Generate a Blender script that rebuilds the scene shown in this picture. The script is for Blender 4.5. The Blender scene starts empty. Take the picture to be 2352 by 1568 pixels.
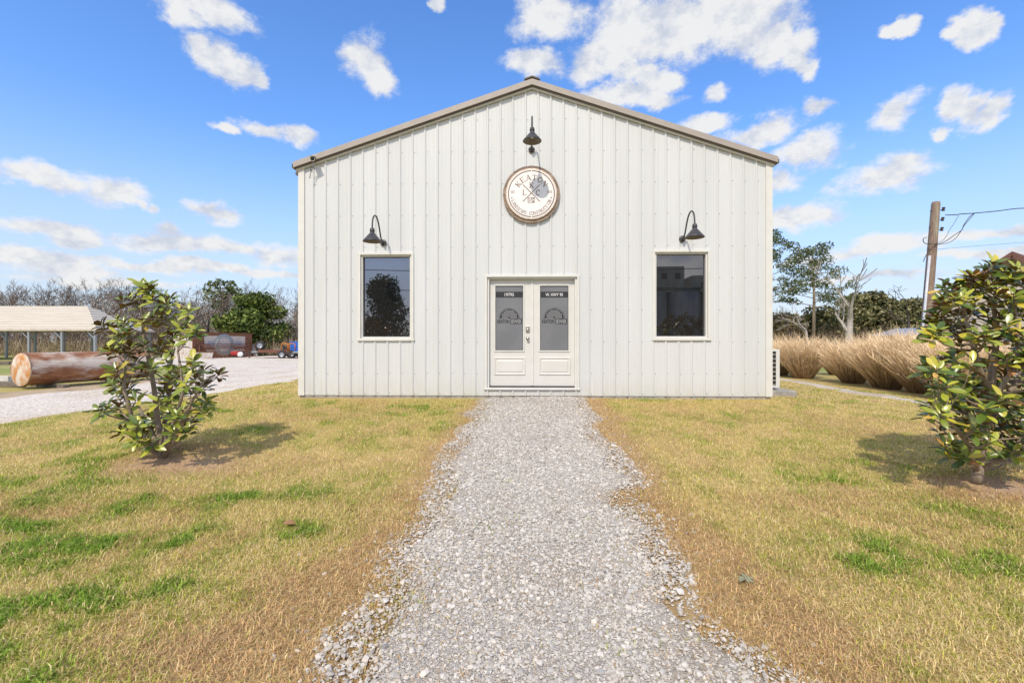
import bpy, math, random
import numpy as np
from mathutils import Vector, Matrix
R = math.radians
sc = bpy.context.scene
col = sc.collection

# ------------------------------------------------------------------ camera
cd = bpy.data.cameras.new('camera'); cam = bpy.data.objects.new('camera', cd); col.objects.link(cam)
cd.sensor_width = 36.0; cd.lens = 16.0; cd.clip_start = 0.05; cd.clip_end = 3000
CAMZ = 1.5
cam.location = (0, 0, CAMZ); cam.rotation_euler = (R(90), 0, 0)
sc.camera = cam
sc.render.resolution_x = 1024; sc.render.resolution_y = 682
sc.view_settings.view_transform = 'Standard'; sc.view_settings.look = 'None'
sc.view_settings.exposure = -0.15; sc.view_settings.gamma = 1.0
sc.view_settings.use_curve_mapping = False
sc.cycles.max_bounces = 4; sc.cycles.diffuse_bounces = 2; sc.cycles.glossy_bounces = 2
sc.cycles.transparent_max_bounces = 6
sc.cycles.use_adaptive_sampling = True

# photo helper: pixel (in a 2352 x 1568 view of the picture) -> ray
K = 1.27551 / 1333.33
def uv(xd, yd): return ((xd - 1176.0) * K, (784.0 - yd) * K)
def P(xd, yd, D):
    u, v = uv(xd, yd); return Vector((u * D, D, CAMZ + v * D))

# ------------------------------------------------------------------ light
SUN_DIR = Vector((0.165, 0.55, -0.63)).normalized()
sd = bpy.data.lights.new('sun', 'SUN'); sun = bpy.data.objects.new('sun', sd); col.objects.link(sun)
sd.energy = 3.55; sd.angle = R(0.53); sd.color = (1.0, 0.90, 0.74)
sun.rotation_euler = SUN_DIR.to_track_quat('-Z', 'Y').to_euler()
sun.location = (-8, -30, 40)
SUN_EL = math.asin(-SUN_DIR.z); SUN_ROT = math.atan2(-SUN_DIR.x, -SUN_DIR.y)

# ------------------------------------------------------------------ sky with clouds
world = bpy.data.worlds.new('World'); sc.world = world; world.use_nodes = True
wn = world.node_tree; wn.nodes.clear()
def N(nt, t, **kw):
    n = nt.nodes.new(t)
    for k, v in kw.items(): setattr(n, k, v)
    return n
def L(nt, a, b): nt.links.new(a, b)
def build_world():
    nt = wn
    out = N(nt, 'ShaderNodeOutputWorld'); bg = N(nt, 'ShaderNodeBackground'); L(nt, bg.outputs[0], out.inputs[0])
    bg.inputs['Strength'].default_value = 0.10
    sky = N(nt, 'ShaderNodeTexSky', sky_type='NISHITA')
    sky.sun_disc = False; sky.sun_elevation = SUN_EL; sky.sun_rotation = SUN_ROT
    sky.air_density = 1.0; sky.dust_density = 0.6; sky.ozone_density = 1.6; sky.altitude = 10
    hsv = N(nt, 'ShaderNodeHueSaturation'); L(nt, sky.outputs[0], hsv.inputs['Color'])
    hsv.inputs['Saturation'].default_value = 1.25; hsv.inputs['Value'].default_value = 2.9
    tint = N(nt, 'ShaderNodeMix', data_type='RGBA', blend_type='MULTIPLY'); tint.inputs['Factor'].default_value = 1.0; L(nt, hsv.outputs[0], tint.inputs[6]); tint.inputs[7].default_value = (1.0, .955, 1.08, 1)
    def math_(op, a, b=None, c=None):
        n = N(nt, 'ShaderNodeMath', operation=op)
        for i, s in enumerate((a, b, c)):
            if s is None: continue
            if isinstance(s, (int, float)): n.inputs[i].default_value = s
            else: L(nt, s, n.inputs[i])
        return n.outputs[0]
    tc = N(nt, 'ShaderNodeTexCoord')
    sep = N(nt, 'ShaderNodeSeparateXYZ'); L(nt, tc.outputs['Generated'], sep.inputs[0])
    az = math_('ARCTAN2', sep.outputs[0], sep.outputs[1]); el = math_('ARCSINE', sep.outputs[2])
    comb = N(nt, 'ShaderNodeCombineXYZ'); L(nt, az, comb.inputs[0]); L(nt, el, comb.inputs[1])
    # ragged edges: warp the angles with turbulence
    mp = N(nt, 'ShaderNodeMapping'); L(nt, tc.outputs['Generated'], mp.inputs[0]); mp.inputs['Scale'].default_value = (1, 1, 1.5)
    nz = N(nt, 'ShaderNodeTexNoise'); L(nt, mp.outputs[0], nz.inputs['Vector'])
    nz.inputs['Scale'].default_value = 7.5; nz.inputs['Detail'].default_value = 6; nz.inputs['Roughness'].default_value = 0.6
    vs = N(nt, 'ShaderNodeVectorMath', operation='SUBTRACT'); L(nt, nz.outputs['Color'], vs.inputs[0]); vs.inputs[1].default_value = (0.5, 0.5, 0.5)
    vm = N(nt, 'ShaderNodeVectorMath', operation='MULTIPLY'); L(nt, vs.outputs[0], vm.inputs[0]); vm.inputs[1].default_value = (0.10, 0.07, 0)
    va = N(nt, 'ShaderNodeVectorMath', operation='ADD'); L(nt, comb.outputs[0], va.inputs[0]); L(nt, vm.outputs[0], va.inputs[1])
    # clouds in view: (x, y, half width, half height, tilt in degrees); cloud cover elsewhere is generic
    seen = [(440,8,125,40,8),(430,50,40,30,0),(510,140,72,44,28),(470,120,40,30,0),(560,175,40,24,25),(840,135,46,48,35),(860,185,34,30,0),
            (525,291,34,12,0),(610,296,70,18,8),(690,308,50,18,5),(1008,8,16,14,0),
            (1270,45,85,62,0),(1235,150,72,30,-10),(1400,130,90,42,0),(1500,70,150,85,0),(1660,60,150,75,8),(1770,105,85,48,20),(1835,150,42,26,40),(1480,175,70,34,20),
            (1420,215,105,30,8),(1500,235,55,20,0),(1640,212,26,18,0),(1630,283,55,20,10),(1740,305,95,34,8),(1850,352,72,36,-5),(1800,410,40,32,0),
            (2250,55,62,26,-15),(2245,90,46,24,-25),(2065,62,46,10,-20),(2050,262,52,36,10),(2235,248,66,36,12),(2160,298,18,11,0),(1873,252,34,20,-10),
            (2030,410,105,34,-4),(2075,370,60,34,0),(1835,503,80,32,4),(1985,572,150,20,-2),(2020,555,80,18,0),(2290,530,125,12,-4),(2280,575,170,14,0),(1850,600,90,12,0),(2010,640,190,9,0),
            (95,418,120,26,6),(255,448,100,34,6),(330,480,55,14,14),(490,497,60,20,6),(130,530,125,17,5),(190,548,60,16,5),(390,535,36,17,5),(400,562,140,18,3),(520,570,90,17,2),(640,583,70,28,0),
            (80,588,120,20,4),(170,615,130,13,0),(420,612,190,11,0),(600,630,130,8,0),(250,640,180,7,0)]
    ell = []
    for (x, y, rx, ry, t) in seen:
        k = 1 if abs(t) < 11 or rx < ry * 1.4 else 3          # tilted clouds: a short row of puffs
        for j in range(k):
            f = 0 if k == 1 else (j - 1) * .62
            px_, py_ = x + f * rx * math.cos(R(t)), y + f * rx * math.sin(R(t)); qx, qy = (rx, ry) if k == 1 else (rx * .5, ry * (1.0 if j == 1 else .85))
            u, v = uv(px_, py_); a = math.atan(u); e = math.atan(v * math.cos(a))
            ell.append((a, e, max(qx * K * math.cos(a) ** 2, .012), max(qy * K * math.cos(a) * math.cos(e) ** 2, .008)))
    d = None
    for (a, e, ra, re) in ell:
        src = va.outputs[0]
        if d is not None:   # evaluate one after another (keeps the shader's stack small)
            ch = N(nt, 'ShaderNodeVectorMath', operation='MULTIPLY_ADD'); L(nt, d, ch.inputs[0]); ch.inputs[1].default_value = (1e-7, 1e-7, 1e-7); L(nt, src, ch.inputs[2]); src = ch.outputs[0]
        m = N(nt, 'ShaderNodeVectorMath', operation='MULTIPLY_ADD'); L(nt, src, m.inputs[0]); m.inputs[1].default_value = (1 / ra, 1 / re, 0); m.inputs[2].default_value = (-a / ra, -e / re, 0)
        ln = N(nt, 'ShaderNodeVectorMath', operation='LENGTH'); L(nt, m.outputs[0], ln.inputs[0])
        d = ln.outputs['Value'] if d is None else math_('MINIMUM', d, ln.outputs['Value'])
    # the unseen rest of the sky: generic clouds, coverage raised to whiten the fill
    nzc = N(nt, 'ShaderNodeTexNoise'); L(nt, mp.outputs[0], nzc.inputs['Vector']); nzc.inputs['Scale'].default_value = 2.6; nzc.inputs['Detail'].default_value = 2
    gen = N(nt, 'ShaderNodeMapRange'); L(nt, nzc.outputs['Fac'], gen.inputs['Value']); gen.inputs['From Min'].default_value = .38; gen.inputs['From Max'].default_value = .60; gen.inputs['To Min'].default_value = 2.0; gen.inputs['To Max'].default_value = 0.2
    seen_f = math_('MULTIPLY', math_('LESS_THAN', math_('ABSOLUTE', az), 0.95), math_('LESS_THAN', el, 0.66))
    d = math_('MINIMUM', d, math_('ADD', gen.outputs[0], math_('MULTIPLY', seen_f, 5.0)))
    field = math_('SUBTRACT', 1.50, d)
    nz2 = N(nt, 'ShaderNodeTexNoise'); L(nt, mp.outputs[0], nz2.inputs['Vector'])
    nz2.inputs['Scale'].default_value = 10.5; nz2.inputs['Detail'].default_value = 9; nz2.inputs['Roughness'].default_value = 0.68
    dn = math_('ADD', field, math_('MULTIPLY', math_('SUBTRACT', nz2.outputs['Fac'], 0.5), 2.7))
    mr = N(nt, 'ShaderNodeMapRange', interpolation_type='SMOOTHSTEP'); L(nt, dn, mr.inputs['Value'])
    mr.inputs['From Min'].default_value = 0.06; mr.inputs['From Max'].default_value = 0.92
    # cloud tone: thick lower parts a little grey
    mp3 = N(nt, 'ShaderNodeMapping'); L(nt, mp.outputs[0], mp3.inputs[0]); mp3.inputs['Location'].default_value = (.012, .0, -.035)
    nz3 = N(nt, 'ShaderNodeTexNoise'); L(nt, mp3.outputs[0], nz3.inputs['Vector']); nz3.inputs['Scale'].default_value = 10.5; nz3.inputs['Detail'].default_value = 4; nz3.inputs['Roughness'].default_value = 0.62
    tone = N(nt, 'ShaderNodeMapRange'); L(nt, math_('SUBTRACT', nz2.outputs['Fac'], nz3.outputs['Fac']), tone.inputs['Value'])
    tone.inputs['From Min'].default_value = -0.14; tone.inputs['From Max'].default_value = 0.05
    cr = N(nt, 'ShaderNodeMix', data_type='RGBA'); L(nt, tone.outputs[0], cr.inputs['Factor'])
    cr.inputs[6].default_value = (6.9, 7.4, 8.5, 1); cr.inputs[7].default_value = (9.8, 9.8, 9.8, 1)
    # thin haze near the horizon
    hz = N(nt, 'ShaderNodeMapRange', interpolation_type='SMOOTHSTEP'); L(nt, el, hz.inputs['Value'])
    hz.inputs['From Min'].default_value = 0.0; hz.inputs['From Max'].default_value = 0.42; hz.inputs['To Min'].default_value = 0.85; hz.inputs['To Max'].default_value = 0.0
    mixh = N(nt, 'ShaderNodeMix', data_type='RGBA'); L(nt, hz.outputs[0], mixh.inputs['Factor']); L(nt, tint.outputs[2], mixh.inputs[6]); mixh.inputs[7].default_value = (6.3, 7.2, 8.5, 1)
    mx = N(nt, 'ShaderNodeMix', data_type='RGBA'); L(nt, math_('MULTIPLY', mr.outputs[0], 0.97), mx.inputs['Factor'])
    L(nt, mixh.outputs[2], mx.inputs[6]); L(nt, cr.outputs[2], mx.inputs[7])
    L(nt, mx.outputs[2], bg.inputs['Color'])
    world.cycles.sampling_method = 'MANUAL'; world.cycles.sample_map_resolution = 512
build_world()

# ------------------------------------------------------------------ helpers
rng = np.random.default_rng(7); random.seed(7)
def tag(o, label=None, cat=None, group=None, kind=None):
    if label: o['label'] = label
    if cat: o['category'] = cat
    if group: o['group'] = group
    if kind: o['kind'] = kind
    return o
def empty(name, loc, rz=0.0):
    o = bpy.data.objects.new(name, None); col.objects.link(o); o.empty_display_size = 0.1
    o.location = loc; o.rotation_euler = (0, 0, rz); return o
def link(name, me, parent=None, loc=None, rot=None):
    o = bpy.data.objects.new(name, me); col.objects.link(o)
    if parent: o.parent = parent
    if loc is not None: o.location = loc
    if rot is not None: o.rotation_euler = rot
    return o
class MB:
    def __init__(s): s.V = []; s.F = []; s.M = []; s.S = []
    def add(s, verts, faces, mi=0, smooth=False):
        b = len(s.V); s.V += [tuple(v) for v in verts]
        for f in faces: s.F.append([i + b for i in f]); s.M.append(mi); s.S.append(smooth)
        return s
    def quad(s, a, b, c, d, mi=0): return s.add([a, b, c, d], [(0, 1, 2, 3)], mi)
    def box(s, x0, x1, y0, y1, z0, z1, mi=0, m=None, bev=0.0):
        vs = [Vector((x, y, z)) for z in (z0, z1) for y in (y0, y1) for x in (x0, x1)]
        if m is not None: vs = [m @ v for v in vs]
        return s.add(vs, [(0, 2, 3, 1), (4, 5, 7, 6), (0, 1, 5, 4), (2, 6, 7, 3), (0, 4, 6, 2), (1, 3, 7, 5)], mi)
    def bar(s, a, b, w, h, mi=0, up=(0, 0, 1)):
        a = Vector(a); b = Vector(b); d = (b - a); ln = d.length; d.normalize(); up = Vector(up)
        if abs(d.dot(up)) > .98: up = Vector((0, 1, 0))
        sx = d.cross(up).normalized(); sz = sx.cross(d)
        vs = []
        for p in (a, b):
            for (i, j) in ((-1, -1), (1, -1), (1, 1), (-1, 1)): vs.append(p + sx * (i * w / 2) + sz * (j * h / 2))
        return s.add(vs, [(0, 1, 2, 3), (7, 6, 5, 4), (0, 4, 5, 1), (1, 5, 6, 2), (2, 6, 7, 3), (3, 7, 4, 0)], mi)
    def tube(s, pts, rad, n=8, mi=0, cap=True, smooth=True):
        pts = [Vector(p) for p in pts]
        if not hasattr(rad, '__len__'): rad = [rad] * len(pts)
        b = len(s.V); prev = None; rings = []
        for i, p in enumerate(pts):
            t = (pts[min(i + 1, len(pts) - 1)] - pts[max(i - 1, 0)])
            if t.length < 1e-9: t = Vector((0, 0, 1))
            t.normalize()
            if prev is None:
                up = Vector((0, 0, 1)) if abs(t.z) < .9 else Vector((1, 0, 0)); sx = t.cross(up).normalized()
            else:
                sx = (prev - t * prev.dot(t))
                sx = sx.normalized() if sx.length > 1e-6 else t.orthogonal().normalized()
            prev = sx; sy = t.cross(sx)
            for k in range(n):
                a = 2 * math.pi * k / n; s.V.append(tuple(p + (sx * math.cos(a) + sy * math.sin(a)) * rad[i]))
        for i in range(len(pts) - 1):
            for k in range(n):
                k2 = (k + 1) % n; s.F.append([b + i * n + k, b + i * n + k2, b + (i + 1) * n + k2, b + (i + 1) * n + k]); s.M.append(mi); s.S.append(smooth)
        if cap:
            s.F.append([b + k for k in range(n)][::-1]); s.M.append(mi); s.S.append(False)
            e = b + (len(pts) - 1) * n; s.F.append([e + k for k in range(n)]); s.M.append(mi); s.S.append(False)
        return s
    def lathe(s, prof, c, axis=(0, 0, 1), n=24, mi=0, smooth=True):
        """prof: list of (radius, along)"""
        ax = Vector(axis).normalized(); up = Vector((0, 0, 1)) if abs(ax.z) < .9 else Vector((1, 0, 0))
        sx = ax.cross(up).normalized(); sy = ax.cross(sx); c = Vector(c); b = len(s.V)
        for (r, h) in prof:
            for k in range(n):
                a = 2 * math.pi * k / n; s.V.append(tuple(c + ax * h + (sx * math.cos(a) + sy * math.sin(a)) * r))
        for i in range(len(prof) - 1):
            for k in range(n):
                k2 = (k + 1) % n; s.F.append([b + i * n + k, b + i * n + k2, b + (i + 1) * n + k2, b + (i + 1) * n + k]); s.M.append(mi); s.S.append(smooth)
        return s
    def disc(s, c, r, axis=(0, 0, 1), n=32, mi=0): return s.add(*s._disc(c, r, axis, n), mi)
    def _disc(s, c, r, axis, n):
        ax = Vector(axis).normalized(); up = Vector((0, 0, 1)) if abs(ax.z) < .9 else Vector((1, 0, 0))
        sx = ax.cross(up).normalized(); sy = ax.cross(sx); c = Vector(c)
        return [c + (sx * math.cos(2 * math.pi * k / n) + sy * math.sin(2 * math.pi * k / n)) * r for k in range(n)], [tuple(range(n))]
    def mesh(s, name, mats):
        me = bpy.data.meshes.new(name); me.from_pydata(s.V, [], s.F)
        for m in (mats if isinstance(mats, (list, tuple)) else [mats]): me.materials.append(m)
        me.polygons.foreach_set('material_index', s.M); me.polygons.foreach_set('use_smooth', s.S); me.update(); return me
    def build(s, name, mats, parent=None, loc=None, rot=None, bevel=0.0):
        o = link(name, s.mesh(name, mats), parent, loc, rot)
        if bevel:
            m = o.modifiers.new('bevel', 'BEVEL'); m.width = bevel; m.segments = 2; m.limit_method = 'ANGLE'; m.angle_limit = R(40)
        return o
def np_mesh(name, V, F, mats, colors=None, smooth=False, mi=None):
    V = np.asarray(V, np.float32); F = np.asarray(F, np.int32); k = F.shape[1]
    me = bpy.data.meshes.new(name); me.vertices.add(len(V)); me.vertices.foreach_set('co', V.ravel())
    me.loops.add(F.size); me.loops.foreach_set('vertex_index', F.ravel())
    me.polygons.add(len(F)); me.polygons.foreach_set('loop_start', np.arange(0, F.size, k, dtype=np.int32))
    for m in (mats if isinstance(mats, (list, tuple)) else [mats]): me.materials.append(m)
    if mi is not None: me.polygons.foreach_set('material_index', np.asarray(mi, np.int32))
    me.polygons.foreach_set('use_smooth', np.full(len(F), smooth, bool))
    me.update(calc_edges=True)
    if colors is not None:
        for nm, arr in colors.items():
            arr = np.asarray(arr, np.float32)
            if arr.ndim == 1:
                at = me.attributes.new(nm, 'FLOAT', 'POINT'); at.data.foreach_set('value', arr)
            else:
                if arr.shape[1] == 3: arr = np.concatenate([arr, np.ones((len(arr), 1), np.float32)], 1)
                at = me.attributes.new(nm, 'FLOAT_COLOR', 'POINT'); at.data.foreach_set('color', arr.ravel())
    return me
def _h(ix, iy, s):
    n = (ix.astype(np.int64) * 374761393 + iy.astype(np.int64) * 668265263 + s * 974711) & 0xffffffff
    n = ((n ^ (n >> 13)) * 1274126177) & 0xffffffff
    return ((n ^ (n >> 16)) & 0xffff) / 65535.0
def vnoise(x, y, s=0):
    x = np.asarray(x, float); y = np.asarray(y, float)
    ix = np.floor(x); iy = np.floor(y); fx = x - ix; fy = y - iy; fx = fx * fx * (3 - 2 * fx); fy = fy * fy * (3 - 2 * fy)
    a = _h(ix, iy, s); b = _h(ix + 1, iy, s); c = _h(ix, iy + 1, s); d = _h(ix + 1, iy + 1, s)
    return (a * (1 - fx) + b * fx) * (1 - fy) + (c * (1 - fx) + d * fx) * fy
def fbm(x, y, s=0, o=4):
    t = 0; a = .5; w = 0
    for i in range(o): t = t + a * vnoise(x * 2 ** i, y * 2 ** i, s + i * 17); w += a; a *= .55
    return t / w
def sstep(a, b, x): t = np.clip((np.asarray(x, float) - a) / (b - a), 0, 1); return t * t * (3 - 2 * t)

# ------------------------------------------------------------------ materials
def mat(name, c1, c2=None, scale=6.0, rough=0.6, metal=0.0, bump=0.0, bscale=None, spec=0.5, stretch=(1, 1, 1), lo=.4, hi=.6, c3=None, s3=2.0, lo3=.55, hi3=.65, attr=None, detail=6, rvar=0.0, rand=0.0):
    m = bpy.data.materials.new(name); m.use_nodes = True; nt = m.node_tree; b = nt.nodes['Principled BSDF']
    b.inputs['Roughness'].default_value = rough; b.inputs['Metallic'].default_value = metal
    b.inputs['Specular IOR Level'].default_value = spec
    tc = N(nt, 'ShaderNodeTexCoord'); mp = N(nt, 'ShaderNodeMapping'); L(nt, tc.outputs['Object'], mp.inputs[0]); mp.inputs['Scale'].default_value = stretch
    def noise(sc_, d=detail):
        n = N(nt, 'ShaderNodeTexNoise'); L(nt, mp.outputs[0], n.inputs['Vector']); n.inputs['Scale'].default_value = sc_; n.inputs['Detail'].default_value = d; n.inputs['Roughness'].default_value = .6
        return n.outputs['Fac']
    def ramp(src, a, bb):
        r = N(nt, 'ShaderNodeMapRange'); L(nt, src, r.inputs['Value']); r.inputs['From Min'].default_value = a; r.inputs['From Max'].default_value = bb; return r.outputs[0]
    def mixc(f, a, bb):
        x = N(nt, 'ShaderNodeMix', data_type='RGBA'); L(nt, f, x.inputs['Factor'])
        for s_, i in ((a, 6), (bb, 7)):
            if isinstance(s_, tuple): x.inputs[i].default_value = (*s_, 1)
            else: L(nt, s_, x.inputs[i])
        return x.outputs[2]
    cur = None
    if attr:
        at = N(nt, 'ShaderNodeAttribute', attribute_name=attr); cur = at.outputs['Color']
    elif c2:
        cur = mixc(ramp(noise(scale), lo, hi), c1, c2)
        if c3: cur = mixc(ramp(noise(s3), lo3, hi3), cur, c3)
    else: b.inputs['Base Color'].default_value = (*c1, 1)
    if cur is not None:
        if rand:
            oi = N(nt, 'ShaderNodeObjectInfo'); h = N(nt, 'ShaderNodeHueSaturation'); L(nt, cur, h.inputs['Color'])
            L(nt, ramp2(nt, oi.outputs['Random'], 1 - rand, 1 + rand), h.inputs['Value']); cur = h.outputs[0]
        L(nt, cur, b.inputs['Base Color'])
    if rvar: L(nt, ramp2(nt, noise(scale * 1.7), rough - rvar, rough + rvar), b.inputs['Roughness'])
    if bump:
        bp = N(nt, 'ShaderNodeBump'); bp.inputs['Strength'].default_value = bump; bp.inputs['Distance'].default_value = .02
        L(nt, noise(bscale or scale * 4), bp.inputs['Height']); L(nt, bp.outputs[0], b.inputs['Normal'])
    return m
def ramp2(nt, src, lo, hi):
    r = N(nt, 'ShaderNodeMapRange'); L(nt, src, r.inputs['Value']); r.inputs['To Min'].default_value = lo; r.inputs['To Max'].default_value = hi; return r.outputs[0]
M = {}
def siding_mat():
    m = mat('white_siding', (.67, .685, .675), (.63, .645, .632), 2.2, .4, bump=.05, bscale=1.4, stretch=(1, 1, .12), spec=.4, rvar=.08)
    nt = m.node_tree; b = nt.nodes['Principled BSDF']; src = b.inputs['Base Color'].links[0].from_socket
    tc = N(nt, 'ShaderNodeTexCoord'); sp = N(nt, 'ShaderNodeSeparateXYZ'); L(nt, tc.outputs['Object'], sp.inputs[0])
    r = N(nt, 'ShaderNodeMapRange'); L(nt, sp.outputs[2], r.inputs['Value']); r.inputs['From Min'].default_value = .50; r.inputs['From Max'].default_value = .85; r.inputs['To Min'].default_value = .75; r.inputs['To Max'].default_value = 0
    mp = N(nt, 'ShaderNodeMapping'); L(nt, tc.outputs['Object'], mp.inputs[0]); mp.inputs['Scale'].default_value = (9, 1, 2); nz = N(nt, 'ShaderNodeTexNoise'); L(nt, mp.outputs[0], nz.inputs['Vector']); nz.inputs['Scale'].default_value = 1.6; nz.inputs['Detail'].default_value = 6
    mm = N(nt, 'ShaderNodeMath', operation='MULTIPLY'); L(nt, r.outputs[0], mm.inputs[0]); L(nt, ramp2(nt, nz.outputs['Fac'], -.35, 1.1), mm.inputs[1]); mm.use_clamp = True
    x = N(nt, 'ShaderNodeMix', data_type='RGBA'); L(nt, mm.outputs[0], x.inputs['Factor']); L(nt, src, x.inputs[6]); x.inputs[7].default_value = (.50, .47, .36, 1); L(nt, x.outputs[2], b.inputs['Base Color']); return m
M['siding'] = siding_mat()   # splash-back dirt along the foot of the wall
M['trim'] = mat('white_trim', (.72, .715, .665), (.68, .675, .625), 5, .45, spec=.4)
M['doorw'] = mat('door_paint', (.70, .69, .645), (.665, .655, .605), 2.5, .4, spec=.45)
M['rake'] = mat('taupe_trim', (.42, .372, .322), (.385, .34, .295), 4, .45, spec=.4)
M['under'] = mat('dark_taupe', (.13, .10, .08), (.10, .08, .06), 6, .6)
M['roof'] = mat('metal_roof', (.36, .32, .28), (.33, .29, .25), 3, .4, metal=.2)
M['concrete'] = mat('concrete', (.42, .39, .35), (.30, .28, .25), 8, .9, bump=.4, bscale=60)
M['screw'] = mat('screw_steel', (.35, .34, .33), rough=.4, metal=.7)
M['lamp'] = mat('dark_lamp_metal', (.048, .048, .054), (.070, .068, .074), 18, .45, metal=.3, spec=.5)
M['lampin'] = mat('lamp_inside', (.16, .14, .125), rough=.5)
M['wood'] = mat('weathered_wood', (.22, .15, .105), (.36, .28, .22), 9, .85, stretch=(1, 3, 9), bump=.5, bscale=14, rand=.22)
M['signw'] = mat('sign_white', (.84, .83, .81), (.80, .79, .77), 4, .5)
M['signi'] = mat('sign_brown', (.15, .085, .045), (.25, .12, .05), 30, .7)
M['signr'] = mat('sign_rim', (.78, .70, .62), (.60, .45, .33), 14, .7)
M['frost'] = mat('frosted_film', (.20, .205, .215), (.17, .175, .185), 1.4, .33, spec=.5)
M['ink'] = mat('black_vinyl', (.022, .022, .024), (.035, .035, .037), 30, .4)
M['inkw'] = mat('white_vinyl', (.72, .72, .72), rough=.5)
M['nickel'] = mat('satin_nickel', (.55, .50, .44), (.45, .40, .36), 20, .32, metal=.9)
M['seal'] = mat('dark_seal', (.06, .055, .05), rough=.7)
M['rust'] = mat('rusty_steel', (.19, .075, .04), (.27, .12, .06), 5, .85, bump=.3, bscale=40, c3=(.10, .045, .03), s3=2.2)
M['rustbar'] = mat('rusty_bar', (.20, .085, .05), (.13, .055, .04), 8, .8)
M['galv'] = mat('galvanised', (.42, .45, .48), (.33, .36, .40), 14, .45, metal=.55)
M['black'] = mat('black_rubber', (.022, .021, .02), (.04, .037, .034), 20, .8)
M['dark'] = mat('dark_steel', (.045, .04, .04), (.08, .06, .05), 10, .6, metal=.3)
M['bark'] = mat('grey_bark', (.36, .29, .215), (.24, .19, .14), 30, .9, stretch=(1, 1, .4), bump=.6, bscale=60)
M['twig'] = mat('bare_twig', (.15, .12, .10), (.10, .08, .07), 3, .95)
M['twig2'] = mat('brown_twig', (.25, .18, .125), (.16, .12, .09), 3, .95)
M['paletwig'] = mat('pale_dead_wood', (.50, .45, .40), (.36, .32, .28), 4, .9)
M['darktwig'] = mat('dark_dead_wood', (.10, .08, .07), (.06, .05, .045), 4, .9)
M['leafc'] = mat('foliage', (.1, .1, .1), attr='Col', rough=.55, spec=.35)
M['drygrass'] = mat('dry_reed', (.1, .1, .1), attr='Col', rough=.75, spec=.2)
def blade_mat(name, tr):
    m = bpy.data.materials.new(name); m.use_nodes = True; nt = m.node_tree; b = nt.nodes['Principled BSDF']; out = nt.nodes['Material Output']
    at = N(nt, 'ShaderNodeAttribute', attribute_name='Col'); L(nt, at.outputs['Color'], b.inputs['Base Color']); b.inputs['Roughness'].default_value = .55; b.inputs['Specular IOR Level'].default_value = .3
    t = N(nt, 'ShaderNodeBsdfTranslucent'); L(nt, at.outputs['Color'], t.inputs['Color']); mx = N(nt, 'ShaderNodeMixShader'); mx.inputs[0].default_value = tr
    L(nt, b.outputs[0], mx.inputs[1]); L(nt, t.outputs[0], mx.inputs[2]); L(nt, mx.outputs[0], out.inputs[0]); return m
M['grass'] = blade_mat('grass_blades', .35)
M['stone'] = mat('crushed_limestone', (.1, .1, .1), attr='Col', rough=.85, spec=.25)
def glassmat(name, refl, base, rough):
    m = bpy.data.materials.new(name); m.use_nodes = True; nt = m.node_tree; nt.nodes.remove(nt.nodes['Principled BSDF'])
    out = nt.nodes['Material Output']; gl = N(nt, 'ShaderNodeBsdfGlossy'); df = N(nt, 'ShaderNodeBsdfDiffuse'); ad = N(nt, 'ShaderNodeAddShader')
    tc = N(nt, 'ShaderNodeTexCoord'); nz = N(nt, 'ShaderNodeTexNoise'); L(nt, tc.outputs['Object'], nz.inputs['Vector']); nz.inputs['Scale'].default_value = 220; nz.inputs['Detail'].default_value = 3
    mr = N(nt, 'ShaderNodeMapRange'); L(nt, nz.outputs['Fac'], mr.inputs['Value']); mr.inputs['From Min'].default_value = .55; mr.inputs['From Max'].default_value = .75; mr.inputs['To Min'].default_value = base; mr.inputs['To Max'].default_value = base * 6
    L(nt, mr.outputs[0], df.inputs['Color'])
    bp = N(nt, 'ShaderNodeBump'); bp.inputs['Strength'].default_value = .02; bp.inputs['Distance'].default_value = .002
    n2 = N(nt, 'ShaderNodeTexNoise'); L(nt, tc.outputs['Object'], n2.inputs['Vector']); n2.inputs['Scale'].default_value = 3.0
    L(nt, n2.outputs['Fac'], bp.inputs['Height']); L(nt, bp.outputs[0], gl.inputs['Normal'])
    gl.inputs['Color'].default_value = (*refl, 1); gl.inputs['Roughness'].default_value = rough
    L(nt, gl.outputs[0], ad.inputs[0]); L(nt, df.outputs[0], ad.inputs[1]); L(nt, ad.outputs[0], out.inputs[0]); return m
M['glass'] = glassmat('tinted_window_film', (.21, .205, .215), .010, .012)

# ------------------------------------------------------------------ ground shape
BX, BY = 0.362, 8.23; BROT = -R(1.54); BW = 4.275; BZ = 0.52
def T(x, y):
    x = np.asarray(x, float); y = np.asarray(y, float)
    dx = np.maximum(np.abs(x - 0.4) - 4.35, 0); dy = np.maximum(np.maximum(8.2 - y, y - 21.5), 0)
    d = np.hypot(dx, dy); g = np.maximum(0, 1 - d / 6.8) ** 1.25
    f = np.exp(-(np.maximum(np.hypot(x, y - 5) - 14, 0) / 10) ** 2)
    und = (fbm(x * .55, y * .55, 3, 3) - .5) * .07 * sstep(0.15, 1.2, d) * f
    m1 = .05 * np.exp(-((x + 3.75) ** 2 + (y - 4.9) ** 2) / .5) + .05 * np.exp(-((x - 4.35) ** 2 + (y - 4.2) ** 2) / .5)
    ramp = .035 * np.exp(-((x - .75) / .75) ** 2) * np.exp(-((y - 8.2) / .55) ** 2) * (y < 8.25)
    return .06 + .412 * g + und + m1 + ramp
def Ts(x, y): return float(T(np.array([x]), np.array([y]))[0])
def G(xd, yd):
    u, v = uv(xd, yd); a, b = 0.8, 400.0
    for _ in range(60):
        m = (a + b) / 2
        if CAMZ + v * m > Ts(u * m, m): a = m
        else: b = m
    return Vector((u * a, a, Ts(u * a, a)))
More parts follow.
